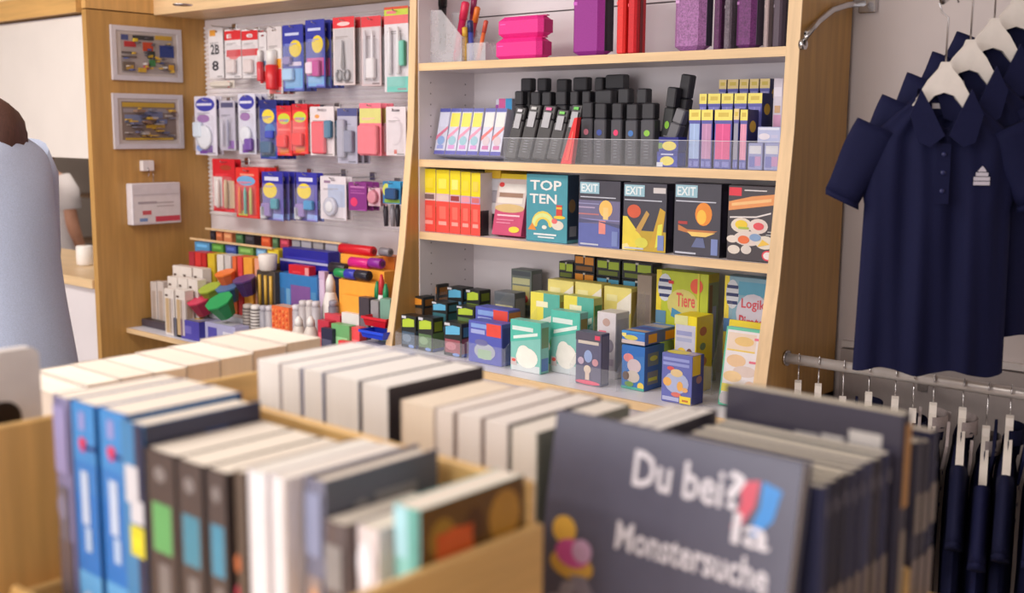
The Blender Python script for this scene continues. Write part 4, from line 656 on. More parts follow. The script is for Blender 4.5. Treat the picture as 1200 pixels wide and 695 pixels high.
def stackm(label, u0, u1, v, Y, acc, lw, n=2):
    a = onY(u0, v, Y); b = onY(u1, v, Y); h = (a.z-S0)/n
    for k in range(n):
        W = b.x-a.x; top = k == n-1; lb = label+(', upper of two' if top else ', lower of two')
        carton('mini_game_box', lb, 'game', a.x, b.x, Y, S0+h*k, S0+h*(k+1)-.0004, .05, (38, 40, 40), [('p', [(.1, .6), (.9, .66), (.9, .9), (.5, .93), (.1, .86)], acc), ('r', .02, .9, .3, .98, (200, 200, 206)), ('r', .08, .1, .92, .5, lw)], [('r', .1, .1, .9, .5, lw), ('r', .15, .6, .85, .88, tuple(int(x*.7) for x in acc))], [('r', .1, .1, .9, .9, (26, 28, 28))])
stackm('small black game box with orange title in the middle row', 477, 496, 346, 2.335, OR_, (120, 90, 60)); stackm('small black game box with blue title in the middle row', 506, 524, 353, 2.335, BL_, (60, 110, 120)); stackm('small black game box with green title in the middle row', 535, 556, 358, 2.33, GR, (90, 120, 70))
stackm('small black game box with orange title in the back row', 498, 513, 332, 2.42, OR_, (200, 140, 80)); stackm('small black game box with blue title in the back row', 524, 542, 336, 2.42, BL_, (110, 160, 200)); stackm('small black game box with green title in the back row', 546, 562, 339, 2.42, GR, (110, 140, 60))
def bin_clear(label, u0, u1, Y0, Y1, h):
    x0, x1 = onY(u0, 400, Y0).x, onY(u1, 400, Y0).x; t = thing('acrylic_tray', label, 'tray', ((x0+x1)/2, (Y0+Y1)/2, S0)); W, Dp = x1-x0, Y1-Y0
    MB().box(-W/2, W/2, -Dp/2, -Dp/2+.0015, 0, h*.5, clear).build('front_wall', t)
    for s in (-1, 1): MB().prism([(0, 0), (Dp, 0), (Dp, h*1.6), (Dp*.7, h*1.6), (0, h*.5)], -.0008, .0008, clear, Matrix.Translation((s*(W/2-.001), -Dp/2, 0)) @ Matrix.Rotation(math.pi/2, 4, 'Z')).build('side_wall', t)
bin_clear('clear acrylic tray around the small black game boxes', 463, 544, 2.235, 2.51, .09); bin_clear('clear acrylic tray around the blue game boxes with red squares', 547, 592, 2.225, 2.46, .11)
bin_clear('clear acrylic tray behind the grey figurine box', 668, 724, 2.215, 2.37, .10); bin_clear('clear acrylic tray with curved side before the green picture game', 733, 836, 2.345, 2.43, .14)
stackm2 = [('grey-green card game with cream print', 579, 603, 341, 2.42, 1, (100, 104, 110), (196, 190, 150), (170, 150, 120)), ('grey-green card game with cream print at the rear', 599, 623, 315, 2.50, 2, (110, 120, 116), (196, 196, 150), (190, 180, 120))]
for lb, u0, u1, v, Y, n, c, c1, c2 in stackm2:
    a, b = onY(u0, v, Y), onY(u1, v, Y); h = (a.z-S0)/n
    for k in range(n): carton('card_game_box', lb+('' if n == 1 else [', lower of two', ', upper of two'][k]), 'game', a.x, b.x, Y, S0+k*h, S0+(k+1)*h-.0004, .05, c, [('r', .05, .84, .95, .96, (84, 90, 96)), ('r', .08, .62, .92, .78, c1), ('r', .08, .1, .92, .58, c2), ('e', .7, .25, .15, .1, (190, 70, 60))], [('r', .1, .1, .9, .9, (140, 140, 144))])
BF = [('r', .08, .84, .6, .94, (130, 160, 220)), ('r', .55, .68, .98, .98, (224, 76, 64)), ('r', .08, .7, .5, .8, (160, 170, 220)), ('e', .5, .3, .32, .2, (170, 176, 190)), ('r', .3, .12, .7, .34, (160, 190, 160)), ('e', .4, .5, .2, .08, (110, 110, 160))]
pb('card_game_box', 'blue card game with red square in the front of the clear tray', 'game', 549, 588, 375, 2.235, (84, 92, 180), .05, S0, front=BF, right=[('r', .1, .1, .9, .9, (60, 66, 150))])
pb('card_game_box', 'blue card game with red square behind its twin', 'game', 557, 596, 359, 2.31, (84, 92, 180), .05, S0, front=BF, right=[('r', .1, .1, .9, .9, (60, 66, 150)), ('r', 0, .6, 1, .95, (180, 110, 70))])
TF = [('r', .03, .0, .97, .14, (206, 214, 216)), ('p', [(0, .55), (1, .7), (1, 1), (0, 1)], (84, 188, 170)), ('r', .06, .8, .75, .88, (216, 232, 226)), ('p', [(.1, .62), (.9, .74), (.9, .8), (.1, .68)], (222, 236, 230)), ('e', .55, .28, .36, .2, (238, 236, 226)), ('e', .45, .36, .22, .16, (240, 238, 228)), ('r', .02, .1, .22, .25, (200, 190, 190)), ('e', .12, .2, .07, .03, (220, 90, 80))]
pb('card_game_box', 'mint and white card game with a fluffy white creature, front left', 'game', 598.5, 634, 374, 2.235, (130, 196, 186), .035, S0, front=TF, right=[('r', .1, .5, .9, .9, (120, 150, 110)), ('r', .1, .05, .9, .3, (90, 130, 190))])
pb('card_game_box', 'mint and white card game with a fluffy white creature, standing further back', 'game', 646, 680, 363, 2.29, (130, 196, 186), .035, S0, front=TF, right=[('r', .1, .5, .9, .9, (140, 130, 70)), ('e', .5, .45, .35, .1, (200, 80, 60))])
YF = [('r', 0, .0, .45, 1, (232, 220, 84)), ('r', .45, 0, 1, 1, (90, 176, 160)), ('r', .2, .8, .6, .88, (240, 236, 200)), ('p', [(.3, .5), (.95, .66), (.95, .74), (.3, .6)], (220, 230, 220)), ('e', .5, .25, .2, .1, (220, 214, 200)), ('e', .8, .3, .12, .08, (60, 130, 70))]
pb('card_game_box', 'yellow and teal card game behind the left mint one', 'game', 622, 656, 342, 2.36, (200, 206, 120), .04, S0, front=YF, right=[('r', .1, .1, .9, .9, (170, 150, 90))]); pb('card_game_box', 'yellow and teal card game behind the right mint one', 'game', 661, 696, 346, 2.36, (200, 206, 120), .04, S0, front=YF, right=[('r', .1, .1, .9, .9, (60, 130, 60))])
for i, (u0, u1, v, n) in enumerate([(642, 672, 327, 'left'), (674, 705, 330, 'middle'), (708, 740, 335, 'right')]):
    pb('card_game_box', 'pale yellow box with white corner at the back of the bottom shelf, %s of three' % n, 'game', u0, u1, v, 2.455, (236, 222, 130), .045, S0, front=[('p', [(.4, .4), (1, .7), (1, .95), (.5, .8)], (238, 232, 220)), ('r', .1, .82, .5, .9, (240, 232, 170)), ('r', .1, .3, .4, .7, (222, 200, 80)), ('r', .1, .1, .9, .2, (150, 190, 170))], right=[('r', .1, .05, .9, .95, (196, 170, 90))])
# rear pile of mini boxes: two stacks of flat boxes, the top ones in view
def pile(u0, u1, v, Y, accs, lab, hb=.05):
    a, b = onY(u0, v, Y), onY(u1, v, Y); z = a.z; k = 0
    for acc, an in accs:
        carton('mini_game_box', 'flat black game box with %s title, %s of the rear %s stack' % (an, ['top', 'second', 'third', 'fourth', 'fifth', 'sixth'][k], lab), 'game', a.x, b.x, Y, max(z-hb, S0), z-.0004, .045, (36, 38, 42), [('r', .06, .5, .45, .9, acc), ('r', .52, .45, .95, .88, acc), ('r', .1, .1, .9, .34, tuple(int(x*.6) for x in acc)), ('r', .45, .86, .55, .98, (210, 206, 200))], [('r', .1, .2, .9, .8, tuple(int(x*.5) for x in acc))]); z -= hb; k += 1
        if z < S0+.012: break
    return a.x, b.x
pile(655, 672, 306, 2.535, [(GR, 'green'), (OR_, 'orange'), (BL_, 'blue'), (GR, 'green'), (OR_, 'orange'), (GR, 'green')], 'left'); pile(673, 697, 298, 2.535, [(OR_, 'orange'), (OR_, 'amber'), (GR, 'green'), (BL_, 'blue'), (GR, 'green'), (OR_, 'orange')], 'second')
pile(699, 727, 303, 2.535, [(GR, 'green'), (BL_, 'blue'), (BL_, 'pale blue'), (OR_, 'orange'), (GR, 'green'), (BL_, 'blue')], 'third'); pile(729, 765, 306, 2.535, [(GR, 'green'), (BL_, 'blue'), (BL_, 'pale blue'), (GR, 'lime'), (OR_, 'orange'), (GR, 'green')], 'right')
pb('figurine_box', 'grey-blue boxed toy with white figure and pink base at the shelf front', 'toy', 675, 705, 388, 2.225, (96, 96, 124), .035, S0, front=[('r', 0, .84, 1, 1, (84, 80, 96)), ('r', .1, .78, .9, .84, (206, 196, 186)), ('r', .75, .88, .95, .96, (220, 70, 100)), ('e', .5, .55, .16, .12, (150, 170, 214)), ('e', .22, .45, .12, .07, (190, 170, 190)), ('e', .78, .45, .12, .07, (200, 150, 160)), ('e', .48, .3, .14, .08, (226, 210, 190)), ('r', .4, .1, .56, .28, (226, 206, 190)), ('e', .5, .05, .48, .04, (230, 90, 120))], right=[('r', .1, .05, .9, .95, (130, 124, 140))])
pb('game_box', 'narrow white box with pink print behind the figurine box', 'game', 700, 722, 365, 2.32, (214, 208, 212), .06, S0, front=[('e', .5, .85, .2, .06, (190, 160, 150)), ('r', .1, .66, .5, .72, (230, 120, 140)), ('e', .7, .5, .2, .1, (150, 144, 160)), ('r', .1, .2, .9, .3, (190, 176, 190))], right=[('r', .1, .1, .9, .9, (190, 184, 196))])
o = pb('game_box', 'kraft brown box standing between the pale yellow boxes and the green picture game', 'game', 747, 764, 322, 2.47, (150, 134, 120), .05, S0, front=[('r', .1, .5, .9, .8, (130, 116, 110)), ('r', .1, .1, .9, .4, (168, 140, 110))])
MM = lambda c: [('r', .0, .0, .1, 1, (232, 210, 50)), ('e', .17, .84, .14, .13, (206, 210, 220)), ('r', .05, .89, .29, .92, (40, 50, 100)), ('r', .04, .82, .30, .85, (40, 50, 100)), ('r', .06, .75, .28, .78, (40, 50, 100))]
pb('picture_game_box', 'bright green children\'s picture game with yellow edge and red title', 'game', 770, 831, 316, 2.45, (182, 194, 44), .05, S0, front=MM(0)+[('e', .78, .88, .12, .07, (226, 90, 60)), ('e', .52, .70, .3, .14, (206, 196, 110)), ('t', 'Tiere', .58, .74, .36, .13, (214, 90, 80)), ('r', .24, .88, .34, .91, (206, 50, 50)), ('p', [(.3, .58), (.72, .5), (.72, .57), (.32, .66)], (70, 140, 180)), ('r', 0, .5, .2, .62, (96, 140, 170)), ('e', .72, .36, .1, .04, (70, 90, 60)), ('e', .25, .2, .15, .2, (130, 150, 60)), ('r', .8, 0, .84, 1, (206, 200, 60))], right=[('r', 0, 0, 1, 1, (150, 156, 110)), ('r', .1, .1, .4, .9, (140, 100, 60)), ('r', .45, .2, .8, .7, (180, 176, 190)), ('r', .0, .92, 1, 1, (206, 180, 50))])
pb('picture_game_box', 'light blue children\'s picture game with red title at the right end', 'game', 850, 906, 323, 2.45, (130, 170, 190), .05, S0, front=MM(0)+[('r', .3, .84, 1, .96, (90, 160, 190)), ('e', .62, .68, .36, .18, (206, 200, 214)), ('t', 'Logik', .62, .76, .5, .11, (206, 84, 96)), ('t', 'Piraten', .64, .61, .62, .11, (206, 84, 96)), ('r', .0, .5, .2, .62, (60, 120, 180)), ('r', .2, .42, 1, .5, (200, 196, 206)), ('e', .85, .36, .2, .06, (110, 150, 80)), ('p', [(.3, .3), (.6, .45), (.8, .3)], (170, 150, 150)), ('r', 0, .25, 1, .3, (196, 160, 120)), ('e', .98, .82, .05, .08, (220, 90, 90))])
pb('picture_game_box', 'bright yellow children\'s game with photo of a child, before the green one', 'game', 791, 817, 369, 2.33, (232, 214, 30), .075, S0, front=[('r', .05, .06, .95, .88, (196, 196, 214)), ('r', .1, .74, .8, .8, (150, 156, 200)), ('r', .1, .66, .8, .71, (170, 176, 206)), ('e', .7, .48, .16, .1, (110, 70, 60)), ('e', .35, .5, .22, .08, (224, 190, 50)), ('e', .6, .28, .34, .18, (206, 180, 180)), ('r', 0, .88, .6, 1, (214, 214, 150))], right=[('r', .0, 0, 1, 1, (222, 196, 16)), ('e', .4, .8, .22, .06, (180, 100, 40)), ('e', .4, .6, .18, .05, (110, 130, 90)), ('e', .45, .4, .22, .06, (190, 120, 40))])
zt1 = onY(740, 404, 2.262).z
FB = [('p', [(0, .7), (1, .8), (1, 1), (0, 1)], (44, 110, 190)), ('e', .3, .72, .22, .1, (226, 140, 140)), ('e', .55, .55, .3, .16, (206, 190, 196)), ('e', .5, .3, .3, .14, (200, 190, 180)), ('e', .2, .3, .15, .1, (110, 90, 80)), ('e', .85, .1, .14, .09, (236, 206, 90)), ('r', 0, 0, 1, .06, (90, 180, 160)), ('e', .35, .12, .2, .06, (120, 160, 90))]
SD = [('r', .0, .0, 1, 1, (44, 90, 170)), ('r', .15, .12, .7, .42, (120, 120, 130)), ('r', .2, .2, .65, .28, (200, 200, 80)), ('r', .15, .55, .7, .85, (110, 120, 130)), ('e', .45, .72, .2, .06, (190, 190, 90))]
pb('building_toy_box', 'blue toy box with grey building pictures, lower of two at the right', 'toy', 729, 756, 404, 2.262, (60, 120, 190), .085, S0, front=FB, right=SD, h=None)
pb('building_toy_box', 'blue toy box with orange squares stacked on the lower blue box', 'toy', 729, 756, 387, 2.265, (60, 120, 200), .15, zt1+.0005, front=[('r', 0, .0, 1, .3, (206, 190, 190)), ('e', .4, .5, .3, .2, (210, 200, 90)), ('e', .1, .7, .1, .2, (236, 220, 130)), ('p', [(0, .8), (1, .9), (1, 1), (0, 1)], (60, 150, 220))], right=[('r', 0, 0, 1, 1, (80, 96, 170)), ('r', .1, .1, .35, .8, (226, 160, 60)), ('r', .6, .1, .9, .8, (220, 140, 40))], top=[('r', .05, .05, .95, .2, (190, 160, 140)), ('r', .05, .3, .95, .5, (60, 80, 160)), ('r', .05, .6, .95, .85, (170, 160, 170))])
pb('block_box', 'violet-blue toy box with orange figures and yellow sticker at the shelf front', 'toy', 776, 812, 413, 2.215, (104, 112, 186), .05, S0, front=[('r', .05, .86, .9, .92, (150, 160, 220)), ('r', .05, .76, .9, .82, (150, 160, 220)), ('e', .3, .7, .12, .04, (220, 90, 90)), ('e', .5, .42, .4, .22, (176, 186, 222)), ('e', .5, .62, .2, .08, (226, 200, 150)), ('e', .2, .42, .14, .09, (236, 180, 100)), ('e', .62, .36, .1, .1, (236, 176, 90)), ('e', .78, .3, .1, .05, (230, 180, 120)), ('e', .5, .18, .16, .05, (220, 120, 110)), ('r', .05, .04, .6, .12, (180, 186, 224)), ('r', .62, .02, .98, .17, (238, 214, 70)), ('r', .7, .06, .9, .1, (200, 120, 60))], right=[('r', 0, 0, 1, 1, (60, 64, 130)), ('r', 0, .6, .7, 1, (214, 180, 20)), ('e', .6, .5, .25, .08, (150, 110, 110))], top=[('e', .4, .5, .4, .4, (222, 206, 60)), ('r', .7, .2, .98, .8, (176, 160, 190))])
o = pb('activity_book', 'leaning white-green activity book of small pictures at the right end', 'book', 843, 889, 384, 2.265, (96, 190, 160), .012, S0, lean=.16, front=[('r', .05, .03, .95, .96, (226, 220, 224)), ('r', .08, .72, .8, .93, (226, 206, 190)), ('e', .5, .83, .25, .06, (226, 190, 120)), ('r', .08, .7, .8, .72, (230, 200, 90)), ('e', .35, .58, .25, .08, (226, 190, 150)), ('r', .68, .57, .92, .6, (220, 110, 130)), ('e', .6, .46, .3, .07, (214, 196, 190)), ('e', .3, .38, .24, .07, (232, 200, 150)), ('e', .76, .28, .14, .07, (226, 186, 160)), ('r', .05, .18, .4, .28, (226, 214, 90)), ('e', .18, .1, .16, .08, (190, 186, 190)), ('e', .6, .12, .16, .07, (150, 160, 200)), ('e', .52, .2, .1, .05, (200, 206, 110)), ('r', .76, .86, .9, .89, (226, 110, 140)), ('r', .65, .24, .9, .27, (220, 120, 130))]); o.location.y = 2.275
o = pb('activity_book', 'activity book with bright yellow top edge behind the white-green one', 'book', 849, 897, 376, 2.36, (230, 206, 30), .012, S0, lean=.10, front=[('r', .05, .0, .95, .92, (150, 150, 160))]); o.location.y = 2.37
# ================================================================== RIGHT: RAILS, HANGERS, POLO SHIRTS
def rot90y(): return Matrix.Rotation(math.pi/2, 4, 'Y')
t = thing('garment_rail', 'chrome rail along the wall right of the shelf unit', 'rail')
MB().tube([(XR+.036, 2.34, 1.028), (.6, 2.34, 1.028)], .0125, M((214, 208, 206), .32, 'plain', .55), 16).build('bar', t)
MB().tube([(XR+.0365, 2.34, 1.028), (XR+.042, 2.34, 1.028)], .018, chrome, 16).build('flange', t)
for x in (-.98, -.35, .3): MB().tube([(x, 2.34, 1.028), (x, 2.50, 1.0), (x, 2.60, .985)], .007, chrome, 10).box(x-.012, x+.012, 2.598, 2.602, .94, 1.02, chrome).build('wall_bracket', t)
t = thing('curved_bracket', 'curved chrome bracket from the shelf side to the wall at the top', 'bracket')
pts = [onX(941, 52, XR+.042), onX(946, 40, XR+.06), onY(958, 26, 2.41), onY(975, 12, 2.47), onY(992, 6, 2.53), onY(1012, 4, 2.585)]
MB().tube([tuple(p) for p in pts], .0075, chrome, 12).build('arm', t)
p = pts[-1]; MB().box(p.x-.022, p.x+.022, YB+.004, YB+.018, p.z-.02, p.z+.02, chrome, None, .002).build('wall_plate', t)
p = pts[0]; MB().tube([(XR+.0365, p.y, p.z), (XR+.048, p.y, p.z)], .012, chrome, 14).build('flange', t)
plast = M((236, 228, 220), .35)
def hanger(label, loc, rz, w=.19, hook_h=.1, group=None, slope=.075, mat=plast, plate=.0, tk=.006):
    t = thing('clothes_hanger', label, 'hanger', loc, rz, group)       # origin at the neck top, arms along X
    pr = [(-.016, -.004), (-.012, .012), (0, .016), (.012, .012), (.016, -.004), (w*.55, -slope*.62), (w, -slope*1.25), (w*1.0, -slope*1.5), (w*.5, -slope*.98), (.02, -.045), (0, -.040), (-.02, -.045), (-w*.5, -slope*.98), (-w, -slope*1.5), (-w, -slope*1.25), (-w*.55, -slope*.62)]
    if plate:
        pr = [(-.012, 0), (-.008, .012), (.008, .012), (.012, 0), (plate*.55, -.022), (plate, -.066), (w, -.145), (w, -.157), (plate*.9, -.092), (.018, -.052), (0, -.046), (-.018, -.052), (-plate*.9, -.092), (-w, -.157), (-w, -.145), (-plate, -.066), (-plate*.55, -.022)]
    MB().prism(pr, -tk, tk, mat).build('arms', t)
    hk = [(0, 0, .012), (0, 0, hook_h-.035)]+[(.016*math.cos(a)-.016*0, 0, hook_h-.018+.018*math.sin(a)) for a in [math.pi*(1.35-.17*k) for k in range(9)]]
    hk = [(0, 0, .012), (0, 0, hook_h-.04), (-.012, 0, hook_h-.03), (-.018, 0, hook_h-.014), (-.012, 0, hook_h-.001), (0, 0, hook_h+.004), (.012, 0, hook_h-.001), (.017, 0, hook_h-.012)]
    MB().tube(hk, .0018, chrome, 8).build('hook', t); return t
def shirt(label, loc, rz, hw=.165, L=.58, dep=.05, col=NAVY, group=None, emblem=True, seed=0, collar_col=None, thin=1.0, slv=True):
    """polo shirt hanging: origin at the base of the neck, X across, front towards -Y"""
    r = random.Random(seed); t = thing('polo_shirt', label, 'shirt', loc, rz, group); cl = M(col, .8, 'cloth', 0, 1, .2)
    nx, nz = 36, 46; ph = [r.uniform(0, 6.28) for _ in range(6)]
    def W(z):           # half width at depth z below the neck base
        if z < .075: return .052+(hw*.92-.052)*min(1, z/.075)**.9
        if z < .20: return hw*(.92+.03*math.sin((z-.075)*12))
        return hw*(.93+.05*(z-.2)/.4)
    vs = []; 
    for side in (-1, 1):
        for j in range(nz+1):
            z = L*(j/nz)**1.15
            for i in range(nx+1):
                s = -1+2*i/nx; w_ = W(z); x = s*w_; th = dep*thin*(.35+.65*min(1, z/.1))*math.sqrt(max(0, 1-abs(s)**2.6))
                fold = (.007*math.sin(9*s+ph[0]+z*3)*min(1, z/.2)+.004*math.sin(19*s+ph[1]-z*5))*(1-abs(s)**4)*thin
                zz = -z-(.006*math.sin(7*s+ph[2]) if j == nz else 0)
                y = side*th+fold*(1 if side < 0 else .6)
                if side < 0 and z < .085 and abs(x) < .042*(1-z/.085): y += .030          # neck opening
                if side < 0 and z < .03: zz -= .012*(1-abs(s))
                vs.append((x, y, zz))
    N = (nx+1)*(nz+1); fs = []
    for sd in range(2):
        for j in range(nz):
            for i in range(nx):
                q = sd*N+j*(nx+1)+i; fs.append((q, q+1, q+nx+2, q+nx+1))
    for j in range(nz):
        for i in (0, nx): q = j*(nx+1)+i; fs.append((q, q+nx+1, N+q+nx+1, N+q))
    for i in range(nx): fs.append((i, i+1, N+i+1, N+i))
    MB().add(vs, fs, cl, True).build('body', t)
    def yf(x, z): return -dep*thin*(.35+.65*min(1, z/.1))*math.sqrt(max(0, 1-abs(x/W(z))**2.6))
    if slv:
        for s in (-1, 1):
            rings = []
            for k in range(9):
                f = k/8; cx = s*(hw*.80+f*.062); cz = -.055-f*.135; rx = .045-.006*f+.003*math.sin(5*f+seed); ry = (dep*.75)*thin
                tx, tz = s*.42, -.9; nx_, nz_ = -tz, tx
                rings.append([(cx+nx_*rx*math.cos(a)*s, ry*math.sin(a)*(1+.1*math.sin(3*a+ph[3])), cz+nz_*rx*math.cos(a)*s) for a in [2*math.pi*q/20 for q in range(20)]])
            sl_ = MB().loft(rings, cl).build('sleeve', t)
            cuff = [[(rings[-1][q][0]*1+0, rings[-1][q][1]*1.04, rings[-1][q][2]-dz) for q in range(20)] for dz in (0, .012)]
            MB().loft(cuff, cl).build('cuff', sl_)
    cc = M(collar_col, .8, 'cloth') if collar_col else cl; g = MB()
    for s in (-1, 1):
        o_ = [(s*.046, -.028, .018), (s*.066, -.040*thin-.004, -.03), (s*.052, -.058*thin, -.082), (s*.030, -.062*thin, -.092), (s*.004, -.058*thin, -.070), (s*.026, -.044*thin, -.022)]
        i_ = [(x, y+.006, z) for x, y, z in o_]; n = 6
        g.add(o_+i_, [tuple(range(n)), tuple(range(2*n-1, n-1, -1))]+[(k, n+k, n+(k+1) % n, (k+1) % n) for k in range(n)], cc)
    bk = [[(.05*math.cos(a)*k2, .032*math.sin(a)*k2, z) for a in [math.pi*q/10 for q in range(11)]] for k2, z in ((1, -.012), (.98, .020))]
    vs = bk[0]+bk[1]; g.add(vs, [(k, k+1, k+12, k+11) for k in range(10)], cc, True)
    g.build('collar', t)
    pl = MB().add([(x, yf(0, z)-.004-.007*min(1, z/.2), -z) for z in (.085, .12, .16, .20) for x in (-.013, .013)], [(0, 1, 3, 2), (2, 3, 5, 4), (4, 5, 7, 6)], cl).build('placket', t)
    for z in (.105, .140, .175): 
        MB().lathe([(.0045, 0), (.0045, .0015), (.001, .002)], M((40, 44, 92), .4), 12, Matrix.Translation((0, yf(0, z)-.0055-.007*min(1, z/.2), -z)) @ Matrix.Rotation(math.pi/2, 4, 'X')).build('button', pl)
    if emblem:
        e = MB(); ec = M((200, 194, 206), .7, 'cloth'); cx, cz = .072, -.163; y = yf(cx, .163)-.010
        for k, (w_, h_) in enumerate(((.0145, .006), (.0145, .006), (.011, .006))): e.box(cx-w_, cx+w_, y, y+.003, cz+k*.0085, cz+k*.0085+h_+.001, ec)
        e.prism([(cx-.008, cz+.0255), (cx+.008, cz+.0255), (cx+.004, cz+.032), (cx, cz+.036), (cx-.004, cz+.032)], y, y+.003, ec); e.build('crest', t)
        MB().box(-.018, .014, .010, .0115, -.018, -.008, M((206, 200, 206), .6)).build('neck_label', t)
    return t
# waterfall arm with upper polo shirts
ANG = math.radians(31)
front = onY(1107, 95, 2.2); step = onY(1141, 64, 2.29)-front
wl = onY(1107, 62, 2.2)
names = ['frontmost', 'second', 'third', 'fourth', 'fifth']
for k in range(5):
    dx = step*k*.85
    n = front+dx
    hanger('white hanger carrying the %s upper polo shirt' % names[k], (n.x, n.y, n.z+.024), ANG, .13, .135, None, .06, plast, .055)
    shirt(['navy polo shirt hung facing the viewer with pale crest on the chest', 'navy polo shirt hanging directly behind the crested front one', 'navy polo shirt third along the slanting arm', 'navy polo shirt fourth along the slanting arm', 'navy polo shirt nearest the wall on the slanting arm'][k], (n.x, n.y, n.z-.034), ANG, .147, .535 if k == 0 else .515, .030, NAVY, None, True, k)
t = thing('waterfall_rail', 'slanting chrome waterfall arm holding the upper polo shirts', 'rail')
h0 = front+Vector((0, 0, .024+.137)); d = step.normalized(); e1 = h0+step*5.2
MB().tube([tuple(h0-d*.03+Vector((0, 0, .02))), tuple(h0-d*.028), tuple(e1)], .006, chrome, 10).build('arm', t)
MB().tube([tuple(e1), (e1.x+.01, YB+.015, e1.z+.01)], .006, chrome, 10).box(e1.x-.012, e1.x+.03, YB+.012, YB+.02, e1.z-.04, e1.z+.05, chrome).build('wall_mount', t)
# lower rail shirts seen edge-on
xs = [(-1.17, 'first'), (-1.12, 'second'), (-1.06, 'third'), (-1.0, 'fourth'), (-.94, 'fifth'), (-.90, 'sixth'), (-.857, 'seventh'), (-.795, 'eighth'), (-.745, 'ninth'), (-.70, 'tenth'), (-.64, 'eleventh')]
for i, (x, nm) in enumerate(xs):
    z = .985-(.02 if i % 3 == 2 else 0)+(-.012 if i in (8,) else 0); a = math.atan2(2.3, x)-math.pi   # turned to the aisle
    if i > 0: z = max(z, .955)
    hanger('white plastic hanger on the lower rail, %s from the shelf side' % nm, (x, 2.34, z-.02), a, .175, 1.04-z+.02, None, .085, plast, 0, .0075)
    if i in (0, 1, 4): continue
    gc = (168, 156, 156) if i in (6, 7, 8, 2) else None
    shirt('navy school shirt seen edge-on, %s hanger from the shelf side' % nm+(' with grey collar' if gc else ''), (x, 2.34, z-.045), a, .165, .56, .034, NAVY if i % 2 == 0 else (17, 20, 50), None, False, 20+i, gc, .62, True)
# ================================================================== BOOK TABLE, BINS AND BOOKS
BT = 1.03
ply = M((214, 172, 106), .42, 'wood'); plyx = M((222, 182, 118), .42, 'woodx'); plyy = M((222, 182, 118), .42, 'woody')
t = thing('display_table', 'wooden display table carrying the book bins', 'table')
MB().box(-1.95, -.33, .22, 1.26, BT-.05, BT-.012, plyx, None, .003).build('table_top', t)
for x in (-1.9, -.42):
    for y in (.27, 1.15): MB().box(x, x+.05, y, y+.05, 0, BT-.05, ply, None, .003).build('leg', t)
MB().box(-1.85, -.42, .30, .32, .85, BT-.05, plyx).build('apron', t); MB().box(-1.85, -.42, 1.15, 1.17, .85, BT-.05, plyx).build('apron', t)
def bin_(label, x0, x1, y0, y1, zf, zb_, zl, zr, th=.012):
    t = thing('book_bin', label, 'bin', ((x0+x1)/2, (y0+y1)/2, BT-.012)); cx, cy, q = (x0+x1)/2, (y0+y1)/2, BT-.012
    X0, X1, Y0, Y1 = x0-cx, x1-cx, y0-cy, y1-cy
    MB().box(X0, X1, Y0, Y1, .0005, .010, plyx).build('base', t)
    MB().box(X0+th, X1-th, Y0, Y0+th, .0105, zf-q, plyx, None, .002).build('front_panel', t); MB().box(X0+th, X1-th, Y1-th, Y1, .0105, zb_-q, plyx, None, .002).build('back_panel', t)
    MB().box(X0, X0+th, Y0, Y1, .0105, zl-q, plyy, None, .002).build('side_panel', t); s = MB().box(X1-th, X1, Y0, Y1, .0105, zr-q, plyy, None, .002).build('side_panel', t)
    return t, s
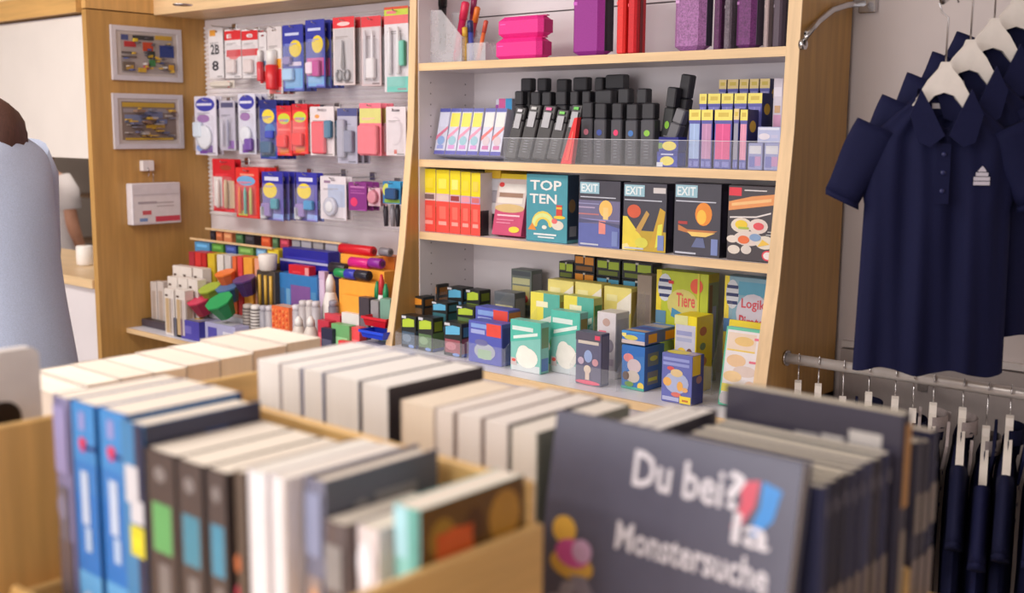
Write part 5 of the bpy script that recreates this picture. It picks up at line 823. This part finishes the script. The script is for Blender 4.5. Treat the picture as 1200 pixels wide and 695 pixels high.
def book(label, x, y, zt, w, d, h, cov, page=CREAM, rz=0, spine=(), cover=(), group=None, hard=False, roll=0, lean=0):
    """book standing: spine to -Y, thickness along X, right cover +X; (x,y) is the middle of the spine side on the ground"""
    if roll and rz == 0: x += h*roll*.0
    t = thing('book', label, 'book', (x, y, zt-h), rz, group, (lean, roll, rz)); th = .0012 if not hard else .0026; o = .003 if hard else 0; cm = M(cov, .3)
    c = MB(); c.box(-w/2, -w/2+th, 0, d, 0, h, cm).box(w/2-th, w/2, 0, d, 0, h, cm)
    n = 6; sp = [(-w/2, .0)]+[(-w/2+w*k/n, -.0025*math.sin(math.pi*k/n)) for k in range(1, n)]+[(w/2, 0)]
    c.add([(a, b, z) for z in (0, h) for a, b in sp]+[(a, b+th, z) for z in (0, h) for a, b in sp], [(k, k+1, n+2+k, n+1+k) for k in range(n)]+[(2*n+2+k, 3*n+3+k, 3*n+4+k, 2*n+3+k) for k in range(n)]+[(n+1+k, n+2+k, 3*n+4+k, 3*n+3+k) for k in range(n)]+[(k, 2*n+2+k, 2*n+3+k, k+1) for k in range(n)], cm)
    c.build('cover', t)
    MB().box(-w/2+th+.0002, w/2-th-.0002, th+.0005, d-o-.0008, o+.0002, h-o-.0006, M(page, .85, 'pages')).build('page_block', t)
    if spine:
        g = MB(); tg = MB()
        for k, it in enumerate(spine):
            f = lambda a, b: ((a-.5)*w*.96, -.0029-.0001*k, b*h)
            if it[0] == 't':
                G, F = text_geo(it[1]); tg.add([f(it[2]-b*it[4], it[3]+a*it[5]) if True else 0 for a, b in G], F, M(it[-1], .4)); continue
            mt = M(it[-1], .35)
            if it[0] == 'r': g.add([f(it[1], it[2]), f(it[3], it[2]), f(it[3], it[4]), f(it[1], it[4])], [(0, 1, 2, 3)], mt)
            elif it[0] == 'e': g.add([f(it[1]+it[3]*math.cos(a*math.pi/8), it[2]+it[4]*math.sin(a*math.pi/8)) for a in range(16)], [tuple(range(16))], mt)
        if g.v: g.build('spine_print', t)
        if tg.v: tg.build('spine_lettering', t)
    if cover:
        g = MB()
        for k, it in enumerate(cover):
            f = lambda a, b: (w/2+.0003+.0001*k, a*d, b*h); mt = M(it[-1], .35)
            if it[0] == 'r': g.add([f(it[1], it[2]), f(it[3], it[2]), f(it[3], it[4]), f(it[1], it[4])], [(0, 1, 2, 3)], mt)
            elif it[0] == 'e': g.add([f(it[1]+it[3]*math.cos(a*math.pi/8), it[2]+it[4]*math.sin(a*math.pi/8)) for a in range(16)], [tuple(range(16))], mt)
            elif it[0] == 't': G, F = text_geo(it[1]); g.add([f(it[2]+a*it[4], it[3]+b*it[5]) for a, b in G], F, mt)
        g.build('cover_print', t)
    return t
bA, sA = bin_('front plywood book bin with spines facing the viewer', -1.165, -.612, .505, .745, 1.062, 1.238, 1.05, 1.200, .010)
MB().box(-.008, .008, -.03, -.005, .09, .13, M((206, 190, 190), .5)).build('label_holder', sA, (.2835+.0, 0, 0)) if False else None
lab = MB().box(.2766, .2776, -.03, .0, .09, .135, M((200, 184, 184), .5)).build('label_patch', sA)
wsp = (206, 204, 216)
zB = BT+.0
def sb(label, x0, x1, y, zt, cov, spine=(), cover=(), d=.133, page=CREAM, h=None, **k):
    return book(label, (x0+x1)/2, y, zt, x1-x0-.0008, d, zt-BT if h is None else h, cov, page, 0, spine, cover, **k)
sb('slim grey-violet book at the far left of the front bin', -1.150, -1.124, .565, 1.262, (120, 118, 140), [('r', .2, .3, .8, .9, (150, 146, 170))])
sb('grey-violet book left of the two blue ones', -1.123, -1.089, .548, 1.27, (126, 122, 160), [('r', .1, .66, .9, .96, (150, 144, 190)), ('r', .2, .3, .8, .6, (110, 104, 116)), ('r', .1, .0, .9, .35, (104, 92, 96)), ('e', .4, .5, .3, .06, (130, 126, 150))])
BS = [('r', 0, .74, 1, 1, (70, 140, 206)), ('r', 0, .6, 1, .74, (60, 126, 200)), ('r', 0, .2, 1, .6, (52, 120, 200)), ('r', 0, .1, 1, .24, (104, 170, 224)), ('e', .5, .045, .5, .042, (190, 208, 232)), ('e', .4, .1, .3, .05, (176, 200, 230)), ('r', .32, .88, .56, .96, (150, 150, 206)), ('r', .34, .78, .54, .84, (150, 100, 180)), ('e', .45, .82, .18, .03, (206, 70, 110)), ('r', .5, .80, 1, .82, (40, 56, 120)), ('r', .3, .46, .62, .70, (190, 206, 232)), ('r', .4, .34, .66, .45, (176, 200, 232))]
sb('bright blue paperback with white title, left of the blue pair', -1.087, -1.039, .552, 1.27, (30, 100, 180), BS)
sb('bright blue paperback with white title, right of the blue pair', -1.037, -.985, .555, 1.27, (30, 100, 180), BS, [('r', 0, 0, 1, 1, (40, 60, 120))])
sb('navy hardback with white and yellow spine label beside the blue pair', -.984, -.943, .548, 1.268, (70, 120, 170), [('r', .0, .0, 1, 1, (70, 130, 180)), ('r', .62, 0, 1, 1, (52, 56, 84)), ('r', .15, .66, .75, .82, (206, 206, 214)), ('r', .35, .58, .95, .68, (206, 206, 214)), ('r', .3, .44, .95, .57, (214, 206, 60)), ('e', .6, .5, .2, .03, (236, 220, 60))], [('r', 0, 0, 1, 1, (58, 60, 84)), ('r', .15, .86, .55, .92, (150, 150, 150)), ('r', .5, .84, .7, .93, (80, 100, 150))], hard=True)
def bk(c): return [('r', 0, 0, 1, 1, (78, 68, 68)), ('e', .5, .90, .2, .035, (130, 124, 124)), ('r', .2, .55, .85, .77, c), ('r', .35, .08, .75, .5, (124, 118, 118)), ('r', .0, .0, .08, 1, (52, 46, 48))]
sb('black-spined paperback with a green block on the spine', -.941, -.889, .548, 1.249, (60, 52, 54), bk((100, 166, 104)))
sb('black-spined paperback with a teal block, left of two', -.888, -.844, .548, 1.249, (60, 52, 54), bk((74, 136, 160)))
sb('black-spined paperback with a teal block, right of two', -.843, -.811, .55, 1.249, (60, 52, 54), bk((74, 140, 170)))
sb('dark brown paperback with a speckled warm spine', -.810, -.795, .555, 1.252, (92, 76, 64), [('e', .4, .62, .3, .04, (190, 110, 70)), ('e', .3, .5, .2, .03, (180, 60, 80)), ('e', .5, .3, .3, .08, (120, 110, 60)), ('e', .5, .12, .3, .06, (150, 130, 80))])
sb('thick white-spined paperback, left of two in the front bin', -.794, -.768, .558, 1.256, (232, 228, 232), page=(240, 232, 224)); sb('thick white-spined paperback, right of two in the front bin', -.767, -.742, .562, 1.256, (228, 224, 228), [('r', .85, 0, 1, 1, (206, 196, 190))], page=(236, 228, 220))
sb('slate grey book with a warm picture low on the spine', -.741, -.713, .578, 1.256, (116, 116, 136), [('r', .1, .2, .9, .62, (150, 134, 130)), ('e', .5, .5, .3, .08, (196, 150, 120)), ('r', .1, .7, .9, .95, (140, 146, 176))], [('r', 0, 0, 1, 1, (92, 92, 106)), ('e', .3, .86, .07, .03, (150, 144, 144)), ('r', .42, .84, .8, .9, (140, 134, 136))], hard=True)
sb('small dark book with red foot wedged behind the pink one', -.711, -.683, .575, 1.226, (96, 84, 84), [('r', .1, .7, .9, .9, (140, 136, 136)), ('r', .1, .5, .9, .6, (60, 50, 50)), ('r', .2, .1, .9, .36, (186, 70, 84))], d=.10)
sb('white paperback with pink flower print on the spine', -.682, -.655, .585, 1.226, (222, 210, 210), [('e', .5, .84, .4, .1, (236, 232, 238)), ('p', 0) if False else ('r', .0, .5, .5, .66, (226, 150, 160)), ('r', .2, .2, .9, .5, (216, 196, 186)), ('r', .3, .06, .9, .2, (226, 150, 160))], d=.12)
sb('mint-spined book with brown patterned cover and red seal', -.655, -.624, .602, 1.246, (140, 200, 194), [('r', .7, 0, .95, 1, (110, 180, 170)), ('r', .1, .8, .6, 1, (170, 216, 226)), ('r', .1, .2, .6, .7, (180, 206, 200))], [('r', 0, 0, 1, 1, (112, 78, 26)), ('e', .2, .86, .12, .08, (170, 130, 40)), ('e', .5, .84, .1, .1, (90, 56, 14)), ('e', .8, .86, .16, .11, (190, 140, 50)), ('e', .9, .66, .1, .08, (176, 130, 50)), ('e', .64, .66, .06, .08, (80, 40, 16)), ('r', .14, .70, .48, .88, (214, 92, 30)), ('e', .31, .79, .18, .1, (220, 100, 40)), ('r', .1, .5, .5, .64, (96, 66, 16))], d=.128)
# bin behind, fore-edges facing the viewer
bB, _ = bin_('middle plywood book bin with page edges facing the viewer', -1.245, -.708, .79, 1.085, 1.205, 1.19, 1.222, 1.05)
def fb(label, x0, x1, y, zt, cov, d=.16, page=(238, 232, 228), cover=()):
    o = book(label, (x0+x1)/2, y+d, zt, x1-x0-.0008, d, zt-BT, cov, page, math.pi, (), ()); 
    if cover:
        g = MB(); w = x1-x0-.0008; h = zt-BT
        for k, it in enumerate(cover):
            mt = M(it[-1], .35); f = lambda a, b: (-w/2-.0003-.0001*k, d-a*d, b*h)
            if it[0] == 'r': g.add([f(it[1], it[2]), f(it[3], it[2]), f(it[3], it[4]), f(it[1], it[4])], [(0, 1, 2, 3)], mt)
            else: g.add([f(it[1]+it[3]*math.cos(a*math.pi/8), it[2]+it[4]*math.sin(a*math.pi/8)) for a in range(16)], [tuple(range(16))], mt)
        g.build('cover_print', o)
    return o
fb('white paperback with page edges out, first in the middle bin', -1.198, -1.152, .862, 1.25, (232, 228, 228)); fb('white paperback with page edges out, second in the middle bin', -1.151, -1.112, .864, 1.249, (226, 222, 226))
fb('paperback with pale blue cover and page edges out in the middle bin', -1.110, -1.069, .866, 1.25, (140, 150, 190)); fb('thick paperback with navy cover and page edges out in the middle bin', -1.067, -1.001, .866, 1.25, (52, 56, 96))
fb('thick book with near-black cover bearing a small blue mark in the middle bin', -.999, -.949, .866, 1.25, (52, 46, 58), .163, cover=[('r', 0, 0, 1, 1, (60, 54, 62)), ('e', .5, .78, .1, .06, (110, 124, 150))])
fb('very thick cream paperback with page edges out in the middle bin', -.927, -.872, .864, 1.24, (222, 206, 190), .14, (236, 220, 200)); fb('cream paperback beside the very thick one in the middle bin', -.871, -.842, .864, 1.24, (214, 204, 200), .15, (234, 224, 216))
fb('paperback with taupe cover right of the cream ones in the middle bin', -.840, -.801, .866, 1.24, (176, 156, 150), .16, (234, 226, 220)); fb('paperback with brown-grey cover in the middle bin', -.799, -.762, .866, 1.24, (120, 104, 104), .165, (234, 226, 220))
fb('paperback with grey-green cover beside the dark display book', -.760, -.722, .866, 1.238, (130, 136, 128), .165, (230, 222, 212))
fb('ivory paperback behind the dark display book, left of three', -.692, -.671, .925, 1.238, (196, 184, 174), .14); fb('ivory paperback behind the dark display book, middle of three', -.669, -.649, .925, 1.24, (150, 140, 134), .14); fb('paperback with charcoal cover behind the dark display book', -.647, -.628, .925, 1.242, (70, 66, 80), .14)
# left rear bin, fore-edges facing +X
bD, _ = bin_('rear left plywood bin of cream paperbacks', -1.62, -1.42, .66, 1.20, 1.10, 1.10, 1.14, 1.09)
y = .70
for i, (w_, zt, nm, pg) in enumerate([(.05, 1.192, 'nearest', 0), (.05, 1.196, 'second', 0), (.052, 1.197, 'third', 1), (.055, 1.197, 'fourth', 0), (.058, 1.199, 'fifth', 1), (.06, 1.20, 'sixth', 0), (.065, 1.204, 'seventh', 1), (.07, 1.207, 'farthest', 0)]):
    book('cream paperback showing its top edge in the rear left bin, %s of the row' % nm, -1.43-.15+.0, y+w_/2, zt, w_-.001, .145, zt-BT, (206, 196, 186), [(238, 226, 212), (230, 216, 202)][pg], -math.pi/2); y += w_
# left bin with white picture book
plyy_, plyy = plyy, ply
bE, _ = bin_('near left plywood bin with plain side toward the books', -1.45, -1.195, .25, .616, 1.12, 1.10, 1.10, 1.226)
plyy = plyy_
t = thing('picture_book', 'white picture book with rounded corner and black picture in the left bin', 'book', (-1.265, .47, BT)); Hh = 1.295-BT
def rr(y0, y1, z0, z1, r, n=6):
    out = []
    for cy, cz, a0 in ((y1-r, z1-r, 0), (y0+r, z1-r, 90), (y0+r, z0+r, 180), (y1-r, z0+r, 270)):
        out += [(cy+r*math.cos(math.radians(a0+90*k/n)), cz+r*math.sin(math.radians(a0+90*k/n))) for k in range(n+1)]
    return out
TX = Matrix.Rotation(math.pi/2, 4, 'Z')
MB().prism(rr(-.12, .13, 0, Hh, .012), -.008, .008, M((226, 222, 222), .35), TX).build('cover', t)
MB().prism(rr(-.10, .105, Hh*.35, Hh*.78, .02), -.0088, -.008, M((26, 18, 22), .3), TX).build('cover_print', t); MB().prism(rr(.0, .045, Hh*.40, Hh*.62, .02), -.0094, -.0088, M((150, 140, 140), .4), TX).build('cover_print', t)
# right stack: spines to +X
bC, _ = bin_('right plywood bin of dark books with spines turned right', -.706, -.408, .885, 1.115, 1.06, 1.10, 1.10, 1.06)
y = .905
for i, (w_, c, cn, pg) in enumerate([(.017, (60, 62, 92), 'slate blue', (206, 200, 186)), (.018, (44, 42, 60), 'dark indigo', (214, 206, 190)), (.019, (40, 38, 56), 'black-blue', (208, 200, 184)), (.018, (52, 52, 78), 'dusky blue', (212, 204, 188)), (.019, (46, 46, 74), 'midnight blue', (206, 198, 182)), (.02, (64, 66, 96), 'steel blue', (214, 206, 190)), (.02, (56, 50, 60), 'plum grey', (206, 200, 184)), (.02, (48, 50, 84), 'royal navy', (214, 206, 190))]):
    book('%s book with tan title bars on its spine in the right bin' % cn, -.425, y+w_/2, 1.236+.001*(i % 3), w_-.001, .185, 1.236+.001*(i % 3)-BT, c, pg, math.pi/2, [('r', .2, .1, .8, .5, (150, 136, 126)), ('r', .3, .86, .7, .93, (120, 116, 130))]); y += w_
o = book('tallest dark book with white cover letters at the back of the right bin', -.42, 1.078, 1.272, .02, .20, 1.272-BT, (66, 62, 76), (214, 206, 188), math.pi/2, [('r', .1, .6, .9, .96, (206, 150, 80)), ('r', .2, .1, .8, .5, (160, 146, 130))])
g = MB(); T2 = Matrix.Identity(4)
for y0, y1, z0, z1 in ((.02, .055, .80, .90), (.06, .085, .78, .86), (.088, .115, .76, .85)): g.add([(-.0104, y0, z0*.242), (-.0104, y1, z0*.242), (-.0104, y1, z1*.242), (-.0104, y0, z1*.242)], [(0, 1, 2, 3)], M((206, 200, 196), .4))
g.build('cover_print', o)
g2 = [('slate book', (70, 68, 84), 1.232), ('charcoal book', (60, 56, 70), 1.228), ('dark navy book with beige patches', (40, 42, 72), 1.235)]
for i, (nm, c, zt) in enumerate(g2):
    book(nm+' standing beyond the right bin at the table corner', -.43, 1.142+.021*i, zt-.004, .019, .16, zt-BT, c, (206, 196, 180), math.pi/2, [('r', .1, .5, .9, .72, (150, 138, 128)), ('r', .1, .1, .9, .36, (150, 136, 130))])
# leaning dark display book
Wc, Hc, Tc = .276, .236, .018
t = thing('display_book', 'large dark grey picture book leaning face-out before the right bin', 'book', ((-.705-.431)/2, .838, BT-.0), 0, None, (-.17, 0, 0))
cc = M((88, 88, 106), .3)
c = MB(); c.box(-Wc/2, Wc/2, 0, .0025, 0, Hc, cc).box(-Wc/2, Wc/2, Tc-.0025, Tc, 0, Hc, cc).box(-Wc/2, -Wc/2+.002, .0025, Tc-.0025, 0, Hc, cc); c.build('cover', t)
MB().box(-Wc/2+.0022, Wc/2-.003, .0027, Tc-.0027, .003, Hc-.003, M((226, 216, 204), .8, 'pages')).build('page_block', t)
g = MB(); tg = MB()
def P(x, y, o=0): return ((x-.5)*Wc, -.0004-o, y*Hc)
def cover(kind, *a):
    col = a[-1]; mt = M(col, .35); o = .00005*len(g.f)
    if kind == 'e': cx, cy, rx, ry = a[:4]; g.add([P(cx+rx*math.cos(q*math.pi/10), cy+ry*math.sin(q*math.pi/10), o) for q in range(20)], [tuple(range(20))], mt)
    elif kind == 'p': g.add([P(x, y, o) for x, y in a[0]], [tuple(range(len(a[0])))], mt)
    else: G, F = text_geo(a[0]); tg.add([P(a[1]+x*a[3], a[2]+y*a[4], .0003) for x, y in G], F, mt)
WH = (216, 212, 220)
cover('t', 'Du bei', .55, .835, .36, .15, WH); cover('t', '?', .775, .84, .07, .15, WH)
cover('p', [(.79, .88), (.86, .90), (.85, .80), (.80, .69), (.775, .70), (.80, .80)], (206, 84, 104)); cover('p', [(.87, .90), (.94, .88), (.92, .76), (.86, .68), (.84, .70), (.87, .80)], (60, 140, 214))
cover('t', 'la', .85, .70, .14, .12, WH); cover('t', 'Monstersuche', .63, .545, .60, .12, WH)
# cartoon figures, generic: yellow hat-like blob, grey arms, orange ball
for a in [('e', .10, .50, .055, .06, (226, 180, 80)), ('e', .15, .36, .10, .06, (214, 170, 80)), ('e', .15, .41, .08, .06, (206, 90, 160)), ('e', .19, .43, .045, .05, (206, 170, 206)), ('p', [(.15, .32), (.22, .33), (.42, .05), (.30, .02)], (136, 132, 148)), ('p', [(.12, .28), (.18, .30), (.16, .0), (.05, .0)], (150, 146, 158)), ('e', .10, .14, .06, .08, (160, 156, 168)), ('e', .58, .06, .1, .09, (190, 186, 196)), ('e', .46, .07, .11, .10, (232, 134, 76)), ('e', .45, .09, .06, .05, (236, 150, 90)), ('e', .28, .01, .09, .04, (206, 160, 90)), ('e', .75, .0, .06, .03, (160, 156, 166))]: cover(*a)
g.build('cover_print', t); tg.build('cover_lettering', t)
# ================================================================== PEOPLE
def person(label, loc, rz, shirtc, hairc, slv, lean=0.0, headdown=.3, arm=0.0, pants=(70, 74, 92), scale=1.0, loose=1.0, turn=0, hz=0, hy=0, ew=0):
    t = thing('person', label, 'person', loc, rz); t.scale = (scale,)*3
    skin = M((206, 150, 120), .5)
    sp = lambda z: -(max(0, z-.95)**1.3)*lean
    J = []; E = []; Rr = []
    def j(x, y, z, r, par=None):
        J.append((x, y, z)); Rr.append(r); k = len(J)-1
        if par is not None: E.append((par, k))
        return k
    pel = j(0, 0, .95, .13); sn = j(0, sp(1.12), 1.12, .115, pel); ch = j(0, sp(1.3), 1.30, .13, sn); ns = j(0, sp(1.44), 1.44, .075, ch); nk = j(0, sp(1.5)-.01, 1.51, .05, ns)
    hb = j(0, hy*.6+sp(1.56)-.02-headdown*.03, 1.565+hz*.5, .066, nk); hm = j(0, hy+sp(1.63)-.02-headdown*.07, 1.64+hz, .088, hb); ht = j(0, hy+sp(1.68)-.01-headdown*.11, 1.705+hz, .07, hm)
    for s in (-1, 1):
        sh = j(s*.155, sp(1.41), 1.41, .055, ns); bend = arm
        el = j(s*(.215+ew), sp(1.41)+.02-.08*bend, 1.14, .043, sh); wr = j(s*(.20+ew), sp(1.41)-.03-.22*bend, .92+.17*bend, .028, el)
        dv = (Vector(J[wr])-Vector(J[el])).normalized(); pm = Vector(J[wr])+dv*.06; pk = j(*pm, .030, wr)
        sd = Vector((0, 1, 0)); sd = (sd-dv*sd.dot(dv)).normalized()
        for q, ln in ((-1.5, .06), (-.5, .075), (.5, .07), (1.5, .055)):
            b0 = pm+sd*q*.018; b1 = b0+dv*ln*.6+Vector((-s*.006, 0, 0)); b2_ = b1+dv*ln*.4+Vector((-s*.014, 0, 0)); k1 = j(*(b0+dv*.02), .010, pk); k2 = j(*b1, .009, k1); j(*b2_, .008, k2)
        tb = pm-dv*.02-sd*.035; k1 = j(*tb, .011, pk); j(*(tb+dv*.035-sd*.01), .009, k1)
        hp = j(s*.09, 0, .88, .095, pel); kn = j(s*.10, -.01, .50, .06, hp); an = j(s*.10, .02, .09, .038, kn); j(s*.11, -.13, .035, .032, an)
    me = bpy.data.meshes.new('body'); me.from_pydata(J, E, []); bo = bpy.data.objects.new('body', me); C.objects.link(bo); bo.parent = t; me.materials.append(skin)
    sk = bo.modifiers.new('skin', 'SKIN'); sk.use_smooth_shade = True; bo.modifiers.new('sub', 'SUBSURF').levels = 1; bo.modifiers['sub'].render_levels = 2
    for k, v in enumerate(me.skin_vertices[0].data): v.radius = (Rr[k], Rr[k]); v.use_root = (k == 0)
    H_ = Vector(J[hm])
    # face
    mb = MB(); mb.loft([[(H_.x+rx*math.cos(a), H_.y-.085+yy, H_.z+zz+.0*a+rx*.6*math.sin(a)) for a in [2*math.pi*q/8 for q in range(8)]] for rx, yy, zz in ((.014, .0, .0), (.012, -.012, -.006), (.004, -.018, -.01))], skin)
    for s in (-1, 1): mb.lathe([(.004, -.016), (.012, -.008), (.014, 0), (.012, .014), (.003, .02)], skin, 10, Matrix.Translation(H_+Vector((s*.088, .0, -.005))))
    mb.build('nose_and_ears', t)
    e = MB()
    for s in (-1, 1): e.lathe([(.002, -.004), (.011, -.001), (.009, .003), (.002, .005)], M((60, 44, 40), .3), 12, Matrix.Translation(H_+Vector((s*.032, -.084, .018))) @ Matrix.Rotation(math.pi/2, 4, 'X'))
    e.build('eye', t); MB().box(-.022, .022, H_.y-.088, H_.y-.078, H_.z-.043, H_.z-.036, M((176, 90, 84), .4), None, .002).build('mouth', t)
    # hair
    hm_ = M(hairc, .7, 'hair'); h = MB(); n = 24; rings = []; r = random.Random(5)
    for k in range(10):
        f = k/9; ph = math.pi*(.04+.76*f); rad = .118*math.sin(ph)**.8; zc = H_.z+.03+.118*math.cos(ph)-(.045*max(0, f-.6)/.4)
        ring = []
        for q in range(n):
            a = 2*math.pi*q/n; fr_ = max(0, -math.sin(a)); cut = .030*fr_ if f > .35 else 0
            rad2 = rad*(1+.05*math.sin(7*a+k)+.04*r.random())-cut*1.6
            ring.append((H_.x+rad2*math.cos(a)*.92, H_.y+.015+rad2*math.sin(a), zc+ (.03*fr_ if f > .5 else 0)))
        rings.append(ring)
    if ew:      # longer hair falling on the nape
        for k, (rr_, dz) in enumerate(((.098, .02), (.088, .055), (.060, .085))):
            rings.append([(H_.x+rr_*math.cos(a)*(1+.06*math.sin(7*a+k)), H_.y+.035+rr_*math.sin(a)*.8*(1+.05*math.sin(5*a+k)), rings[9][0][2]-dz) for a in [2*math.pi*q/n for q in range(n)]])
    h.loft(rings, hm_); h.build('hair', t)
    # shirt
    sm = M(shirtc, .8, 'cloth', 0, 1, .2); rings = []; n = 32
    rows = [(1.485, .062, .060), (1.465, .10, .072), (1.44, .165, .088), (1.40, .20, .105), (1.33, .21, .125), (1.22, .20*loose, .13*loose), (1.08, .205*loose, .135*loose), (.95, .225*loose, .15*loose), (.82, .24*loose, .165*loose), (.72, .245*loose, .17*loose)]
    if ew: rows = rows[:4]+[(z, rx*.80, ry*1.08) for z, rx, ry in rows[4:]]
    if not slv: rows = rows[:-1]
    for z, rx, ry in rows: 
        rings.append([(rx*math.cos(a)*(1+(.035 if ew else .018)*math.sin(6*a+z*9)+(.02*math.sin(11*a-z*23) if ew else 0)), sp(z)+.01+ry*math.sin(a)*(1+.05*math.sin(5*a+z*14)*(1.5-z)), z+.006*math.sin(3*a)) for a in [2*math.pi*q/n for q in range(n)]])
    so = MB().loft(rings, sm).build('shirt', t); so.modifiers.new('sub', 'SUBSURF').levels = 1
    for s in (-1, 1):
        sh, el, wr = Vector((s*.155, sp(1.41), 1.41)), Vector((s*(.215+ew), sp(1.41)+.02-.08*arm, 1.14)), Vector((s*(.20+ew), sp(1.41)-.03-.22*arm, .92+.17*arm))
        pts = [sh+Vector((-s*.02, 0, .01)), sh.lerp(el, .25)+Vector((s*.012, 0, .01)), sh.lerp(el, .6), el] if not slv else [sh+Vector((-s*.02, 0, .01)), sh.lerp(el, .25)+Vector((s*.012, 0, .01)), sh.lerp(el, .6), el, el.lerp(wr, .4), el.lerp(wr, .8)]
        pts = pts if slv else pts[:3]
        rs = [.072, .074, .072, .070, .066, .058] if slv else [.072, .076, .078]
        MB().tube([tuple(p) for p in pts], rs[:len(pts)], sm, 16).build('sleeve', so)
        if slv: MB().tube([tuple(el.lerp(wr, .76)), tuple(el.lerp(wr, .9))], [.060, .058], sm, 16).build('cuff', so)
    pn = M(pants, .7, 'cloth'); 
    pm_ = MB(); pm_.loft([[(rx*math.cos(a), ry*math.sin(a), z) for a in [2*math.pi*q/20 for q in range(20)]] for z, rx, ry in ((1.02, .16, .115), (.92, .178, .13), (.80, .18, .13))], pn)
    for s in (-1, 1): pm_.tube([(s*.09, 0, .86), (s*.10, -.01, .5), (s*.10, .02, .12)], [.098, .078, .065], pn, 16)
    pm_.build('trousers', t)
    sh_ = MB()
    for s in (-1, 1): sh_.loft([[(s*.108+.045*math.cos(a)*k, -.055+.115*math.sin(a)*k, z) for a in [2*math.pi*q/16 for q in range(16)]] for k, z in ((1, 0), (1.02, .03), (.8, .065), (.45, .085))], M((44, 40, 44), .5))
    sh_.build('shoes', t); return t
pp = onY(-12, 150, 1.45)
person('person with brown hair in a loose pale blue shirt, back to the viewer', (pp.x, 1.45, 0), math.radians(-62), (172, 182, 206), (74, 44, 36), True, .0, 1.0, .9, scale=1.03, loose=1.05, hz=-.20, hy=.045, ew=.035)
pp = onY(48, 200, 2.86)
person('person in a white short-sleeved shirt behind the service counter', (pp.x, 2.86, 0), math.radians(200), (230, 222, 220), (120, 84, 60), False, .0, .2, .3, scale=.89)

# settle: goods rest a hair above their boards instead of sharing a face with them
for o in list(C.objects):
    if o.parent is None and o.get('category') and o.name.split('.')[0] not in ('shelf_unit', 'slatwall_panel', 'stationery_counter', 'stepped_rack', 'step_riser', 'pot_stand', 'orange_rack', 'shelf_divider', 'wall_cabinet', 'service_counter', 'back_shelf', 'display_table', 'person', 'garment_rail', 'curved_bracket', 'waterfall_rail', 'downlight', 'framed_poster', 'display_hook', 'carded_pack', 'book', 'book_bin', 'clothes_hanger', 'polo_shirt', 'adhesive_hook', 'leaflet_box'):
        o.location.z += .0009
